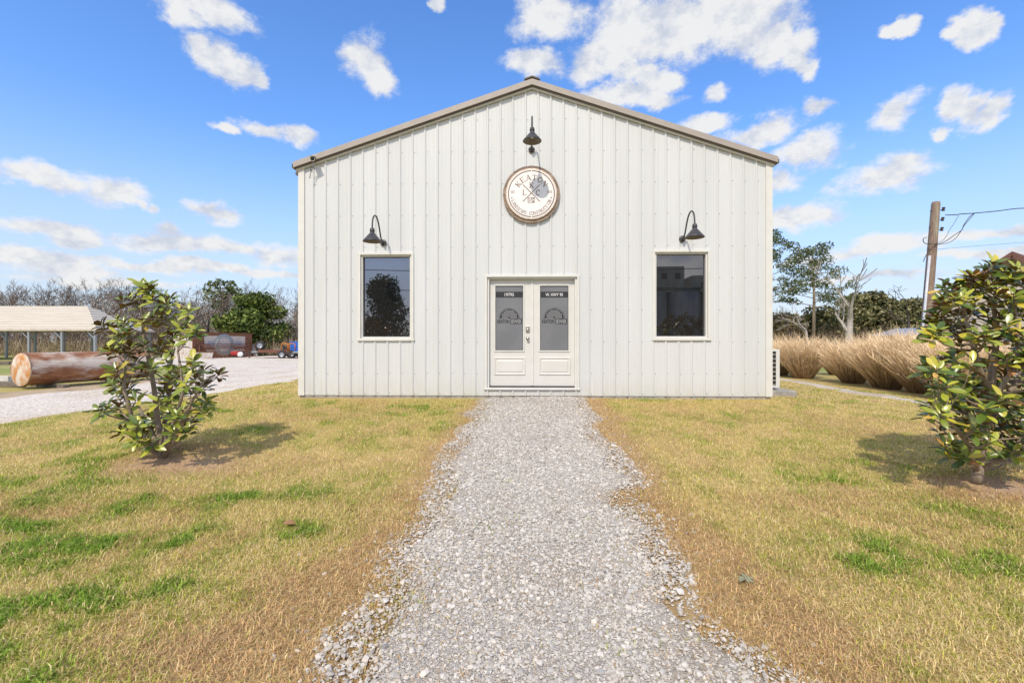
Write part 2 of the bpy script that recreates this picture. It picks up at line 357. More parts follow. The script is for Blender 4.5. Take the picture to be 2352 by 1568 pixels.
# path edges (x as a function of y), lawn edges of the yard on the left and the track on the right
_L = [G(*p) for p in ((690,1555),(800,1400),(880,1290),(960,1160),(1005,1080),(1055,1000),(1085,935))]
_Rr = [G(*p) for p in ((1830,1562),(1650,1390),(1545,1240),(1475,1110),(1400,1000),(1352,925))]
PLy = np.array([-4.0, 0.5] + [p.y for p in _L] + [8.3]); PLx = np.array([_L[0].x - .1, _L[0].x - .05] + [p.x for p in _L] + [_L[-1].x])
PRy = np.array([-4.0, 0.5] + [p.y for p in _Rr] + [8.3]); PRx = np.array([_Rr[0].x, _Rr[0].x] + [p.x for p in _Rr] + [_Rr[-1].x])
def path_l(y): return np.interp(y, PLy, PLx) + (vnoise(np.asarray(y) * 2.3, 0 * np.asarray(y), 91) - .5) * .22
def path_r(y): return np.interp(y, PRy, PRx) + (vnoise(np.asarray(y) * 2.1, 0 * np.asarray(y), 92) - .5) * .22
def path_d(x, y):
    """signed distance-like value, >0 inside the path"""
    return np.minimum(x - path_l(y), path_r(y) - x)
def yard_r(y): return np.interp(y, [-4, 5, 7.3, 10, 14, 20, 26, 40, 60], [-8.6, -8.4, -8.15, -7.5, -6.75, -6.3, -6.0, -4, -2]) + (vnoise(np.asarray(y) * 1.1, 0 * np.asarray(y), 93) - .5) * .3
def yard_l(y): return np.interp(y, [-4, 5, 11.5, 16, 19, 22, 27, 33, 39, 44], [-13.4, -13.2, -12.9, -12.6, -12.8, -14.5, -21, -27, -31, -30]) + (vnoise(np.asarray(y) * .8, 0 * np.asarray(y), 94) - .5) * .6

# lawn colour fields: how green, how brown
GP = [((330,1240),.95,.15,.10),((140,1265),.7,.16,.15),((345,1165),.5,.13,.1),((40,1420),.5,.3,.2),((60,1300),.35,.2,.2),((860,1105),.16,.12,0),((430,1255),.2,.1,0),
      ((560,1140),.3,.12,.3),((130,1380),.35,.22,0),((20,1210),.3,.2,0),((560,1350),.35,.2,.2),((700,1230),.3,.2,0),((1160,915),.45,.14,0),((1200,925),.3,.12,0),((1080,912),.5,.12,0),
      ((960,935),.4,.1,0),((2060,945),.3,.1,0),((2120,1060),.4,.2,0),((2000,1290),.5,.3,0),((1900,1100),.5,.3,0),((30,1560),.3,.2,0),((590,990),.5,.2,0)]
GPw = [(G(*p), a, b, t) for (p, a, b, t) in GP]
BRP = [((1030,1040),.30,.6,.9),((1010,1110),.2,.35,.8),((1440,1080),.15,.5,.6),((1600,1260),.16,.6,1.0),((1700,1340),.2,.4,1.0),((1800,1480),.22,.4,1.0),((900,1250),.25,.4,.8),((800,1330),.25,.35,.8),
       ((600,1490),.5,.3,.8),((400,1070),.45,.22,1.0),((480,1030),.5,.15,1.0),((2260,1130),.5,.25,1.0),((2170,1100),.3,.12,.8),((700,1420),.3,.3,.8),((80,1180),.35,.12,.7),((430,1130),.5,.12,.5),((1950,1480),.3,.2,.4),((400,1500),.4,.2,.5)]
BRw = [(G(*p), a, b, s) for (p, a, b, s) in BRP]
def fields(x, y):
    x = np.asarray(x, float); y = np.asarray(y, float)
    g = sstep(.40, .70, fbm(x * .9, y * 1.0, 21, 4)) * .30 + sstep(.42, .70, fbm(x * 4.2, y * 3.6, 25, 4)) * .50 + .05
    for (p, a, b, t) in GPw:
        dx = x - p.x; dy = y - p.y - t * (x - p.x); q = (dx / a) ** 2 + (dy / b) ** 2
        g = g + .62 * np.exp(-q) * sstep(.20, .72, fbm(x * 7, y * 7, 41, 3))
    br = sstep(.50, .76, fbm(x * 1.1 + 9, y * 1.1, 31, 4)) * .38 + sstep(.50, .72, fbm(x * 3.1 + 5, y * 2.7, 36, 4)) * .40
    for (p, a, b, s) in BRw:
        q = ((x - p.x) / a) ** 2 + ((y - p.y) / b) ** 2; br = br + s * np.exp(-q)
    pd = -path_d(x, y); rs_ = x - path_r(y)
    br = br + .95 * np.exp(-((rs_ - .10) / .25) ** 2) * sstep(.25, .5, vnoise(x * .4, y * .5 + 3, 52)) + .8 * np.exp(-((rs_ + .1) / .25) ** 2)
    br = br + .55 * np.exp(-np.abs(np.maximum(pd, 0)) / .18) * sstep(.35, .6, vnoise(x * 1.5, y * 1.2, 51))
    return np.clip(g, 0, 1) * (1 - .85 * np.clip(br, 0, 1)), np.clip(br, 0, 1)

# ================================================================== the setting
def lawn_color(g, b, r1, r2):
    """albedo of dry winter lawn: straw, greener where g, red-brown where b"""
    straw = np.array([.86, .64, .25]); pale = np.array([.95, .80, .46]); green = np.array([.54, .53, .10]); vivid = np.array([.27, .42, .05]); brown = np.array([.64, .43, .215])
    r1 = r1[:, None]; g = g[:, None]; b = b[:, None]; r2 = r2[:, None]
    c = straw * (1 - r1) + pale * r1
    c = np.where(r2 < b * .72, brown * (.7 + .8 * r1), c)
    gg = green * (1 - g ** 1.5) + vivid * g ** 1.5
    c = np.where(r2 > 1 - (0.24 * (1 - b) + .72 * g), gg * (.6 + .8 * r1), c)
    c = c * (.66 + .56 * ((r1 * 7.31) % 1.0))
    return c
def axis(dense0, dense1, step, far):
    a = list(np.arange(dense0, dense1 + 1e-6, step)); s = step; v = dense1
    while v < far: s *= 1.35; v += s; a.append(v)
    s = step; v = dense0
    while v > -far: s *= 1.35; v -= s; a.insert(0, v)
    return np.array(a)
def ground_material():
    m = bpy.data.materials.new('lawn_soil'); m.use_nodes = True; nt = m.node_tree; b = nt.nodes['Principled BSDF']; b.inputs['Roughness'].default_value = .9; b.inputs['Specular IOR Level'].default_value = .15
    at = N(nt, 'ShaderNodeAttribute', attribute_name='Col'); tc = N(nt, 'ShaderNodeTexCoord')
    n1 = N(nt, 'ShaderNodeTexNoise'); L(nt, tc.outputs['Object'], n1.inputs['Vector']); n1.inputs['Scale'].default_value = 55; n1.inputs['Detail'].default_value = 6; n1.inputs['Roughness'].default_value = .7
    n2 = N(nt, 'ShaderNodeTexNoise'); L(nt, tc.outputs['Object'], n2.inputs['Vector']); n2.inputs['Scale'].default_value = 1.3; n2.inputs['Detail'].default_value = 8
    h = N(nt, 'ShaderNodeHueSaturation'); L(nt, at.outputs['Color'], h.inputs['Color'])
    mm = N(nt, 'ShaderNodeMath', operation='ADD'); L(nt, ramp2(nt, n1.outputs['Fac'], .15, 1.25), mm.inputs[0]); L(nt, ramp2(nt, n2.outputs['Fac'], -.05, .5), mm.inputs[1])
    L(nt, mm.outputs[0], h.inputs['Value']); L(nt, h.outputs[0], b.inputs['Base Color'])
    bp = N(nt, 'ShaderNodeBump'); bp.inputs['Strength'].default_value = .8; bp.inputs['Distance'].default_value = .03; L(nt, n1.outputs['Fac'], bp.inputs['Height']); L(nt, bp.outputs[0], b.inputs['Normal'])
    return m
def build_ground():
    xs = axis(-10, 11, .1, 1500); ys = axis(1.0, 20, .1, 1500)
    X, Y = np.meshgrid(xs, ys); x = X.ravel(); y = Y.ravel(); z = T(x, y)
    nx, ny = len(xs), len(ys); i = np.arange((ny - 1) * (nx - 1)); r = i // (nx - 1); c = i % (nx - 1); a = r * nx + c
    F = np.stack([a, a + 1, a + nx + 1, a + nx], 1)
    g, br = fields(x, y)
    n = fbm(x * .22, y * .22, 61, 4)
    base = np.array([.60, .445, .185]); gr = np.array([.40, .39, .10]); bw = np.array([.47, .32, .175])
    cc = base * (1 - .75 * g[:, None]) + gr * .75 * g[:, None]; cc = cc * (1 - .7 * br[:, None]) + bw * .7 * br[:, None]
    far = sstep(12, 24, np.hypot(x, y - 6))[:, None]
    fc = np.array([.47, .40, .17]) * (1 - sstep(.4, .62, n)[:, None]) + np.array([.30, .34, .10]) * sstep(.4, .62, n)[:, None]
    cc = cc * (1 - far) + fc * far
    for p in (G(370, 1050), G(2243, 1110)):       # bare soil round the two young trees
        q = np.minimum(1, 1.5 * np.exp(-(((x - p.x - .25) / .55) ** 2 + ((y - p.y + .12) / .24) ** 2)) * (.6 + .8 * fbm(x * 4, y * 4, 77, 3)))[:, None]; cc = cc * (1 - .9 * q) + np.array([.60, .41, .26]) * .9 * q
    me = np_mesh('ground', np.stack([x, y, z], 1), F, ground_material(), {'Col': cc}, smooth=True)
    tag(link('ground', me), kind='structure')
build_ground()
def gravel_mat(name, tint, dirt, sc_=70.0):
    m = bpy.data.materials.new(name); m.use_nodes = True; nt = m.node_tree; b = nt.nodes['Principled BSDF']; b.inputs['Roughness'].default_value = .9; b.inputs['Specular IOR Level'].default_value = .2
    tc = N(nt, 'ShaderNodeTexCoord'); vo = N(nt, 'ShaderNodeTexVoronoi'); L(nt, tc.outputs['Object'], vo.inputs['Vector']); vo.inputs['Scale'].default_value = sc_
    sp = N(nt, 'ShaderNodeSeparateColor'); L(nt, vo.outputs['Color'], sp.inputs[0])
    v1 = ramp2(nt, sp.outputs[0], .62, 1.22)
    n2 = N(nt, 'ShaderNodeTexNoise'); L(nt, tc.outputs['Object'], n2.inputs['Vector']); n2.inputs['Scale'].default_value = .5; n2.inputs['Detail'].default_value = 8; n2.inputs['Roughness'].default_value = .65
    r = N(nt, 'ShaderNodeMapRange'); L(nt, n2.outputs['Fac'], r.inputs['Value']); r.inputs['From Min'].default_value = .47; r.inputs['From Max'].default_value = .68
    mx = N(nt, 'ShaderNodeMix', data_type='RGBA'); L(nt, r.outputs[0], mx.inputs['Factor']); mx.inputs[6].default_value = (*tint, 1); mx.inputs[7].default_value = (*dirt, 1)
    h = N(nt, 'ShaderNodeHueSaturation'); L(nt, mx.outputs[2], h.inputs['Color']); L(nt, v1, h.inputs['Value']); L(nt, h.outputs[0], b.inputs['Base Color'])
    bp = N(nt, 'ShaderNodeBump'); bp.inputs['Strength'].default_value = .7; bp.inputs['Distance'].default_value = .02; L(nt, vo.outputs['Distance'], bp.inputs['Height']); bp.invert = True; L(nt, bp.outputs[0], b.inputs['Normal'])
    return m
def strip(name, lf, rf, y0, y1, dy, nx, dz, m, thick=True):
    ys = np.arange(y0, y1 + 1e-6, dy); t = np.linspace(0, 1, nx)
    x = (lf(ys)[:, None] * (1 - t) + rf(ys)[:, None] * t); y = np.repeat(ys[:, None], nx, 1)
    edge = np.minimum(t, 1 - t) * 2 * np.abs(rf(ys) - lf(ys))[:, None]
    z = T(x.ravel(), y.ravel()).reshape(x.shape) + dz * np.clip(edge / .12, -.35, 1) - .004 * (edge < 1e-6)
    ny = len(ys); i = np.arange((ny - 1) * (nx - 1)); r = i // (nx - 1); c = i % (nx - 1); a = r * nx + c
    me = np_mesh(name, np.stack([x.ravel(), y.ravel(), z.ravel()], 1), np.stack([a, a + 1, a + nx + 1, a + nx], 1), m, smooth=True)
    return tag(link(name, me), kind='structure')
strip('gravel_path', lambda y: path_l(y) + .13 + .16 * vnoise(y * 3, y * 0, 98), lambda y: path_r(y) - .12 - .16 * vnoise(y * 3, y * 0, 99), -4.0, 8.16, .05, 30, .012, gravel_mat('path_fines', (.60, .55, .485), (.47, .39, .30), 150))
strip('gravel_yard', yard_l, yard_r, -4.0, 46.0, .2, 70, .02, gravel_mat('yard_gravel', (.74, .67, .585), (.64, .53, .41), 30))
tl = lambda y: np.interp(y, [-4, 5, 9.3, 15.75, 30], [7.4, 7.8, 8.25, 9.1, 11]) + (vnoise(y * 1.7, 0 * y, 95) - .5) * .5
tr = lambda y: np.interp(y, [-4, 5, 9.3, 15.75, 30], [8.2, 8.6, 9.1, 9.9, 12]) + (vnoise(y * 1.5, 0 * y, 96) - .5) * .5
strip('gravel_track', tl, tr, -4.0, 30.0, .15, 10, .012, gravel_mat('track_gravel', (.66, .59, .51), (.50, .38, .26), 45))
dl = lambda y: yard_l(y) - 1.5 - (vnoise(y * .7, 0 * y, 97) - .5) * .8
strip('dirt_verge', dl, lambda y: yard_l(y) + .25, 4.0, 21.5, .2, 12, .010, mat('dirt', (.42, .31, .20), (.50, .39, .25), 2.2, .95, bump=.6, bscale=30, c3=(.20, .17, .13), s3=1.1))
rd = MB(); rd.add([(-900, -19, .1), (900, -19, .1), (900, -12, .1), (-900, -12, .1), (-900, -19, -.2), (900, -19, -.2), (900, -12, -.2), (-900, -12, -.2)], [(0, 1, 2, 3), (4, 5, 1, 0), (2, 6, 7, 3)])
tag(rd.build('asphalt_road', mat('asphalt', (.05, .05, .05), (.065, .063, .06), 20, .9, bump=.3, bscale=120)), kind='structure')

# ------------------------------------------------------------------ grass blades
BLD = lambda x, y: (np.abs(x - .4) < 4.5) & (y > 8.12)
TR1, TR2 = G(370, 1050), G(2243, 1110)
def blades(n, x0, x1, y0, y1, hlo, hhi, wid, seg3, rs, fan=True):
    r = np.random.default_rng(rs)
    y = np.sqrt(r.uniform(y0 ** 2, y1 ** 2, n)) if fan else r.uniform(y0, y1, n)
    x = r.uniform(-1.2, 1.2, n) * (y + .4) if fan else r.uniform(x0, x1, n)
    pd = path_d(x, y); keep = ~BLD(x, y) & (x > yard_r(y) - .1) & (x < 10)
    inside = pd > 0
    pin = np.where(pd > 0, .95 * np.exp(-pd / .22) * (vnoise(x * 3, y * 3, 71) > .30) + .75 * np.exp(-pd / .45) * (vnoise(x * 2.3, y * 2.3, 72) > .60) + .05 * (vnoise(x * 5, y * 5, 73) > .68), 1.0)
    keep &= r.uniform(0, 1, n) < pin
    for p in (TR1, TR2): keep &= r.uniform(0, 1, n) > 1.2 * np.exp(-(((x - p.x - .25) / .5) ** 2 + ((y - p.y + .12) / .22) ** 2)) * (.5 + .8 * fbm(x * 4, y * 4, 77, 3))
    tk = (x > tl(y) + .1) & (x < tr(y) - .1); keep &= ~tk | (r.uniform(0, 1, n) < .12)
    x = x[keep]; y = y[keep]; n = len(x); z = T(x, y) - .003
    g, b = fields(x, y); r1 = r.uniform(0, 1, n); r2 = r.uniform(0, 1, n)
    c = lawn_color(g, np.clip(b + .5 * (path_d(x, y) > -.05), 0, 1), r1, r2)
    h = (hlo + (hhi - hlo) * r.uniform(0, 1, n) ** 1.5) * (1 + .35 * g); a = r.uniform(0, 2 * np.pi, n); lean = r.uniform(.75, 1.85, n) * (1 - .35 * g)
    w = wid * r.uniform(.6, 1.3, n) * (1 + .6 * (g > .7))
    dx, dy = np.cos(a), np.sin(a); sx, sy = -dy * w, dx * w
    hx = np.sin(lean) * h; hz = np.cos(lean) * h * .9 + .012
    p0 = np.stack([x, y, z], 1); sd_ = np.stack([sx, sy, 0 * sx], 1)
    if seg3:
        mid = p0 + np.stack([dx * hx * .42, dy * hx * .42, hz * .68], 1); a2 = a + r.uniform(-.7, .7, n)
        tip = p0 + np.stack([dx * hx * .45 + np.cos(a2) * hx * .6, dy * hx * .45 + np.sin(a2) * hx * .6, hz * r.uniform(.5, 1.1, n)], 1)
        V = np.stack([p0 - sd_, p0 + sd_, mid + sd_ * .8, mid - sd_ * .8, tip], 1).reshape(-1, 3)
        o = np.arange(n) * 5; F = np.concatenate([np.stack([o, o + 1, o + 2], 1), np.stack([o, o + 2, o + 3], 1), np.stack([o + 3, o + 2, o + 4], 1)])
        C = np.repeat(c, 5, 0)
    else:
        tip = p0 + np.stack([dx * hx, dy * hx, np.maximum(hz, .008)], 1)
        V = np.stack([p0 - sd_, p0 + sd_, tip], 1).reshape(-1, 3); o = np.arange(n) * 3; F = np.stack([o, o + 1, o + 2], 1); C = np.repeat(c, 3, 0)
    return V, F, C
parts = [blades(275000, 0, 0, 1.5, 4.0, .018, .058, .0019, True, 1), blades(480000, 0, 0, 4.0, 8.6, .016, .048, .0031, False, 2),
         blades(70000, -8.6, -3.6, 8.1, 20, .02, .055, .006, False, 3, False), blades(70000, 4.6, 10, 8.1, 20, .02, .055, .006, False, 4, False)]
off = 0; VV = []; FF = []; CC = []
for V, F, C in parts: VV.append(V); FF.append(F + off); CC.append(C); off += len(V)
tag(link('grass', np_mesh('grass', np.concatenate(VV), np.concatenate(FF), M['grass'], {'Col': np.concatenate(CC)})), 'short dry winter lawn with green patches in front of the white building', 'grass', kind='stuff')
del parts, VV, FF, CC

# ------------------------------------------------------------------ crushed stone on the path
def build_stones():
    r = np.random.default_rng(11)
    ph = (1 + 5 ** .5) / 2
    ico = np.array([(-1, ph, 0), (1, ph, 0), (-1, -ph, 0), (1, -ph, 0), (0, -1, ph), (0, 1, ph), (0, -1, -ph), (0, 1, -ph), (ph, 0, -1), (ph, 0, 1), (-ph, 0, -1), (-ph, 0, 1)]) / 1.9
    fc = np.array([(0, 11, 5), (0, 5, 1), (0, 1, 7), (0, 7, 10), (0, 10, 11), (1, 5, 9), (5, 11, 4), (11, 10, 2), (10, 7, 6), (7, 1, 8), (3, 9, 4), (3, 4, 2), (3, 2, 6), (3, 6, 8), (3, 8, 9), (4, 9, 5), (2, 4, 11), (6, 2, 10), (8, 6, 7), (9, 8, 1)])
    n = 125000; y = r.uniform(1.4, 8.14, n) ** 1.0; x = r.uniform(-1.5, 2.0, n)
    pd = path_d(x, y)
    # thinner towards the edges, with stray stones in the grass and worn spots of fines
    dens = np.where(pd > .30, 1.0, np.where(pd > -.02, (.32 + .68 * (np.maximum(pd, 0) / .30) ** 1.1) * np.where(vnoise(x * 3.2, y * 3.2, 85) > .45, 1.25, .7), .09 * np.exp(pd / .12)))
    dens *= np.where(pd > 0, np.where(vnoise(x * 2.6, y * 1.8, 81) > .74, .45, 1.0), 1)
    mid = np.exp(-((x - .15) / .35) ** 2) * (y < 3.4); dens *= 1 - .5 * mid * (vnoise(x * 5, y * 5, 82) > .5)
    dens *= np.where((pd < .4) & (vnoise(x * 2.3, y * 2.3, 72) > .66), .5, 1)
    dens *= np.where(y > 7.5, np.where(x < .15, .25, 1), 1)
    keep = r.uniform(0, 1, n) < dens * np.interp(y, [1.4, 3, 5, 8], [.66, .60, .52, .45]); x = x[keep]; y = y[keep]; pd = pd[keep]; n = len(x)
    s = (.0055 + .0110 * r.uniform(0, 1, n) ** 2.8) * np.interp(y, [1.5, 4, 8], [1.0, 1.05, 1.15])
    s *= np.where(pd < .40, r.uniform(.80, 1.22, n), 1)
    V = ico[None] * (1 + r.uniform(-.32, .32, (n, 12, 1))) * np.stack([r.uniform(.75, 1.45, n), r.uniform(.7, 1.2, n), r.uniform(.45, .85, n)], 1)[:, None, :]
    a = r.uniform(0, 2 * np.pi, n); t = r.uniform(-.5, .5, n)
    ct, st = np.cos(t)[:, None], np.sin(t)[:, None]; vy = V[:, :, 1] * ct - V[:, :, 2] * st; vz = V[:, :, 1] * st + V[:, :, 2] * ct
    ca, sa = np.cos(a)[:, None], np.sin(a)[:, None]; vx = V[:, :, 0] * ca - vy * sa; vy2 = V[:, :, 0] * sa + vy * ca
    V = np.stack([vx, vy2, vz], 2) * s[:, None, None]
    V[:, :, 0] += x[:, None]; V[:, :, 1] += y[:, None]; V[:, :, 2] += (T(x, y) + .012 * np.clip(pd / .12, 0, 1) + s * r.uniform(-.1, .55, n))[:, None]
    v = r.uniform(.40, .70, n) * np.where(r.uniform(0, 1, n) < .12, .72, 1); w = r.uniform(-.02, .03, n)
    warm = np.where(pd < .3, .035, 0) * r.uniform(0, 1, n)
    C = np.stack([(v + w + warm) * .96, (v + w * .4 + warm * .3) * .90, (v - w * .6 - warm * .6) * .81], 1)
    F = (fc[None] + (np.arange(n) * 12)[:, None, None]).reshape(-1, 3)
    # small chips between the stones
    oc = np.array([(1, 0, 0), (-1, 0, 0), (0, 1, 0), (0, -1, 0), (0, 0, 1), (0, 0, -1)], float); of = np.array([(0, 2, 4), (2, 1, 4), (1, 3, 4), (3, 0, 4), (2, 0, 5), (1, 2, 5), (3, 1, 5), (0, 3, 5)])
    n2 = 150000; y2 = r.uniform(1.4, 8.14, n2); x2 = r.uniform(-1.5, 2.0, n2); p2 = path_d(x2, y2)
    k2 = r.uniform(0, 1, n2) < np.where(p2 > .30, .62, np.where(p2 > 0, .34 + .28 * (np.maximum(p2, 0) / .42) ** 1.2, .012 * np.exp(p2 / .2))) * np.where(vnoise(x2 * 2.6, y2 * 1.8, 81) > .78, .6, 1); x2 = x2[k2]; y2 = y2[k2]; p2 = p2[k2]; n2 = len(x2)
    s2 = r.uniform(.004, .0095, n2); a2 = r.uniform(0, 6.28, n2); q = oc[None] * (1 + r.uniform(-.4, .4, (n2, 6, 1))) * np.stack([r.uniform(.8, 1.5, n2), r.uniform(.7, 1.1, n2), r.uniform(.5, .9, n2)], 1)[:, None, :]
    tl_ = r.uniform(-.7, .7, n2)[:, None]; qy = q[:, :, 1] * np.cos(tl_) - q[:, :, 2] * np.sin(tl_); qz = q[:, :, 1] * np.sin(tl_) + q[:, :, 2] * np.cos(tl_); ca2, sa2 = np.cos(a2)[:, None], np.sin(a2)[:, None]
    Q = np.stack([q[:, :, 0] * ca2 - qy * sa2, q[:, :, 0] * sa2 + qy * ca2, qz], 2) * s2[:, None, None]; Q[:, :, 0] += x2[:, None]; Q[:, :, 1] += y2[:, None]; Q[:, :, 2] += (T(x2, y2) + .012 * np.clip(p2 / .12, 0, 1) + s2 * r.uniform(0, .6, n2))[:, None]
    v2 = r.uniform(.42, .70, n2); C2 = np.stack([v2 * .96, v2 * .89, v2 * .79], 1)
    V = np.concatenate([V.reshape(-1, 3), Q.reshape(-1, 3)]); F = np.concatenate([F, (of[None] + (np.arange(n2) * 6)[:, None, None]).reshape(-1, 3) + n * 12]); C = np.concatenate([np.repeat(C, 12, 0), np.repeat(C2, 6, 0)])
    tag(link('gravel', np_mesh('gravel', V, F, M['stone'], {'Col': C})), 'crushed grey limestone covering the path to the door', 'gravel', kind='stuff')
    print('stones', n)
build_stones()

# ================================================================== the white metal building
CB, SB = math.cos(BROT), math.sin(BROT)     # local x axis = (CB, SB), inward axis = (-SB, CB)
def W(xd, yd, out=0.0):
    """photo pixel -> (s, z) on the plane 'out' metres in front of the front wall, in the building's own frame"""
    u, v = uv(xd, yd); nx, ny = -SB, CB
    D = (BX * nx + BY * ny - out) / (u * nx + ny); px, py = u * D - BX, D - BY
    return px * CB + py * SB, CAMZ + v * D
bl = empty('metal_building', (BX, BY, 0), BROT)
tag(bl, 'white ribbed metal building with gable roof and double doors', 'building')
EAVE = W(688, 384)[1] + .02; SLOPE = 0.3325
def zroof(s): return EAVE + (BW - abs(s)) * SLOPE
s0, zb0 = W(828, 784); 
def rect(x0, y0, x1, y1, out=0.0):
    a = W(x0, y0, out); b = W(x1, y1, out); return a[0], b[0], b[1], a[1]
OPEN_D = rect(1119, 637, 1325, 890)          # door opening: s0, s1, z0, z1
OPEN_L = rect(829, 586, 945, 777)
OPEN_R = rect(1504, 580, 1625, 776)
OPENS = [OPEN_D, OPEN_L, OPEN_R]
RIB0 = W(1120, 800)[0]; RS = 0.2286
def prof(s):
    d = (s - RIB0 + RS / 2) % RS - RS / 2; a = abs(d)
    if a < .010: y = -.019
    elif a < .027: y = -.019 * (.027 - a) / .017
    else:
        y = 0.0; q = abs(a - .075)
        if q < .012: y = -.0028 * (1 - q / .012)
    return y
def wall_panel(a, b):
    base = []
    k0 = int((a - RIB0) / RS) - 1
    for k in range(k0, k0 + 8):
        c = RIB0 + k * RS
        for o in (-.087, -.075, -.063, -.027, -.010, .010, .027, .063, .075, .087): base.append(c + o)
    base += [a, b, 0.0] + [e for o in OPENS for e in o[:2]]
    xs = sorted(set(round(x, 5) for x in base if a - 1e-6 <= x <= b + 1e-6))
    m = MB()
    for x0, x1 in zip(xs[:-1], xs[1:]):
        if x1 - x0 < 1e-4: continue
        xm = (x0 + x1) / 2; iv = [(BZ, None)]
        for (o0, o1, z0, z1) in OPENS:
            if o0 < xm < o1: iv = [(BZ, z0), (z1, None)]
        y0, y1 = prof(x0), prof(x1)
        if abs(prof(xm) - (y0 + y1) / 2) > .004: pass
        for (za, zb) in iv:
            m.quad((x0, y0, za), (x1, y1, za), (x1, y1, zb if zb else zroof(x1) - .03), (x0, y0, zb if zb else zroof(x0) - .03))
    return m
pw = RS * 4; k = 0; edges = [-BW + .015]
p = RIB0 - .03
while p - pw > -BW + .05: p -= pw
while p < BW - .02:
    if p > edges[-1] + .05: edges.append(p)
    p += pw
edges.append(BW - .015)
for a, b in zip(edges[:-1], edges[1:]): wall_panel(a, b).build('wall_panel', M['siding'], bl)
# screws beside every rib in rows
sm = MB()
rows = [BZ + .035] + [BZ + .40 + .574 * i for i in range(9)]
k = int((-BW - RIB0) / RS)
while RIB0 + k * RS < BW - .05:
    c = RIB0 + k * RS + .042; k += 1
    if c < -BW + .12: continue
    for z in rows:
        z = z + random.uniform(-.008, .008)
        if z > zroof(c) - .2: continue
        if any(o0 - .07 < c < o1 + .07 and z0 - .12 < z < z1 + .08 for (o0, o1, z0, z1) in OPENS): continue
        sm.lathe([(.0085, 0), (.0085, .003), (.005, .003), (.005, .007), (0, .007)], (c, 0, z), (0, -1, 0), 6)
tag(sm.build('screws', M['screw'], bl), kind='stuff')
# corner trims, base trim
for sgn in (-1, 1):
    m = MB(); x0 = sgn * BW
    m.box(min(x0, x0 - sgn * .115), max(x0, x0 - sgn * .115), -.026, .005, BZ - .005, EAVE + .0)
    m.box(min(x0 + sgn * .004, x0 - sgn * .02), max(x0 + sgn * .004, x0 - sgn * .02), .0052, .13, BZ - .005, EAVE)
    m.build('corner_trim', M['trim'], bl, bevel=.004)
fd = MB(); fd.box(-BW + .02, BW - .02, .012, 13.0, -.2, BZ + .02); fd.build('foundation', M['concrete'], bl)
# side and back walls
for sgn in (-1, 1):
    m = MB(); n = int(12.9 / RS)
    for i in range(n):
        y0 = .12 + i * RS; q = [(0, 0), (.17, 0), (.187, .019), (.207, .019), (RS - .0045, 0)]
        for (a, h0), (b, h1) in zip(q[:-1], q[1:]):
            A = (sgn * (BW - .01 + h0), y0 + a, BZ); B = (sgn * (BW - .01 + h1), y0 + b, BZ); C = (B[0], B[1], EAVE + .02); D = (A[0], A[1], EAVE + .02)
            m.quad(*((A, B, C, D) if sgn > 0 else (B, A, D, C)))
    m.build('side_wall', M['siding'], bl)
m = MB(); m.add([(-BW, 13, BZ), (BW, 13, BZ), (BW, 13, EAVE), (0, 13, zroof(0)), (-BW, 13, EAVE)], [(0, 4, 3, 2, 1)]); m.build('back_wall', M['siding'], bl)
# roof, rake trim, ridge cap
for sgn in (-1, 1):
    m = MB(); xo = BW + .10; n = 57
    ridge = [(0, zroof(0) + .055)]; 
    for i in range(n):
        ya = -.055 + i * RS; yb = ya + RS
        q = [(ya, 0), (yb - .05, 0), (yb - .035, .019), (yb - .015, .019), (yb, 0)]
        for (a, ha), (b, hb) in zip(q[:-1], q[1:]):
            A = (0, a, zroof(0) + .05 + ha); B = (0, b, zroof(0) + .05 + hb); C = (sgn * xo, b, zroof(xo) + .05 + hb); D = (sgn * xo, a, zroof(xo) + .05 + ha)
            m.quad(*((D, C, B, A) if sgn > 0 else (A, B, C, D)))
    m.quad((0, -.05, zroof(0) - .02), (0, 13, zroof(0) - .02), (sgn * xo, 13, zroof(xo) - .02), (sgn * xo, -.05, zroof(xo) - .02))
    m.quad((sgn * xo, -.05, zroof(xo) - .02), (sgn * xo, 13, zroof(xo) - .02), (sgn * xo, 13, zroof(xo) + .05), (sgn * xo, -.05, zroof(xo) + .05))
    m.build('roof', M['roof'], bl)
    # stepped rake trim: deep taupe face, dark underside, thin light return against the wall
    m = MB(); xo = BW + .055
    def slopebox(y0, y1, zt, zb_, mi, xe=xo):
        vs = []
        for (s_, z) in ((0, zroof(0)), (sgn * xe, zroof(xe))):
            for (y, dz) in ((y0, zb_), (y1, zb_), (y1, zt), (y0, zt)): vs.append((s_ if s_ else sgn * .0005, y, z + dz))
        m.add(vs, [(0, 1, 2, 3), (4, 7, 6, 5), (0, 3, 7, 4), (1, 5, 6, 2), (3, 2, 6, 7), (0, 4, 5, 1)], mi)
    slopebox(-.105, -.02, .058, -.045, 0); slopebox(-.085, -.02, -.0455, -.068, 1, xo - .012); slopebox(-.055, -.02, -.0685, -.092, 2, xo - .03)
    m.build('rake_trim', [M['rake'], M['under'], M['trim']], bl)
m = MB()
m.add([(-.14, -.11, zroof(.14) + .078), (0, -.11, zroof(0) + .082), (.14, -.11, zroof(.14) + .078), (.14, -.11, zroof(.14) + .105), (0, -.11, zroof(0) + .11), (-.14, -.11, zroof(.14) + .105),
       (-.14, 13.0, zroof(.14) + .078), (0, 13.0, zroof(0) + .082), (.14, 13.0, zroof(.14) + .078), (.14, 13.0, zroof(.14) + .105), (0, 13.0, zroof(0) + .11), (-.14, 13.0, zroof(.14) + .105)],
      [(0, 1, 4, 5), (1, 2, 3, 4), (5, 4, 10, 11), (4, 3, 9, 10), (2, 8, 9, 3), (0, 5, 11, 6)])
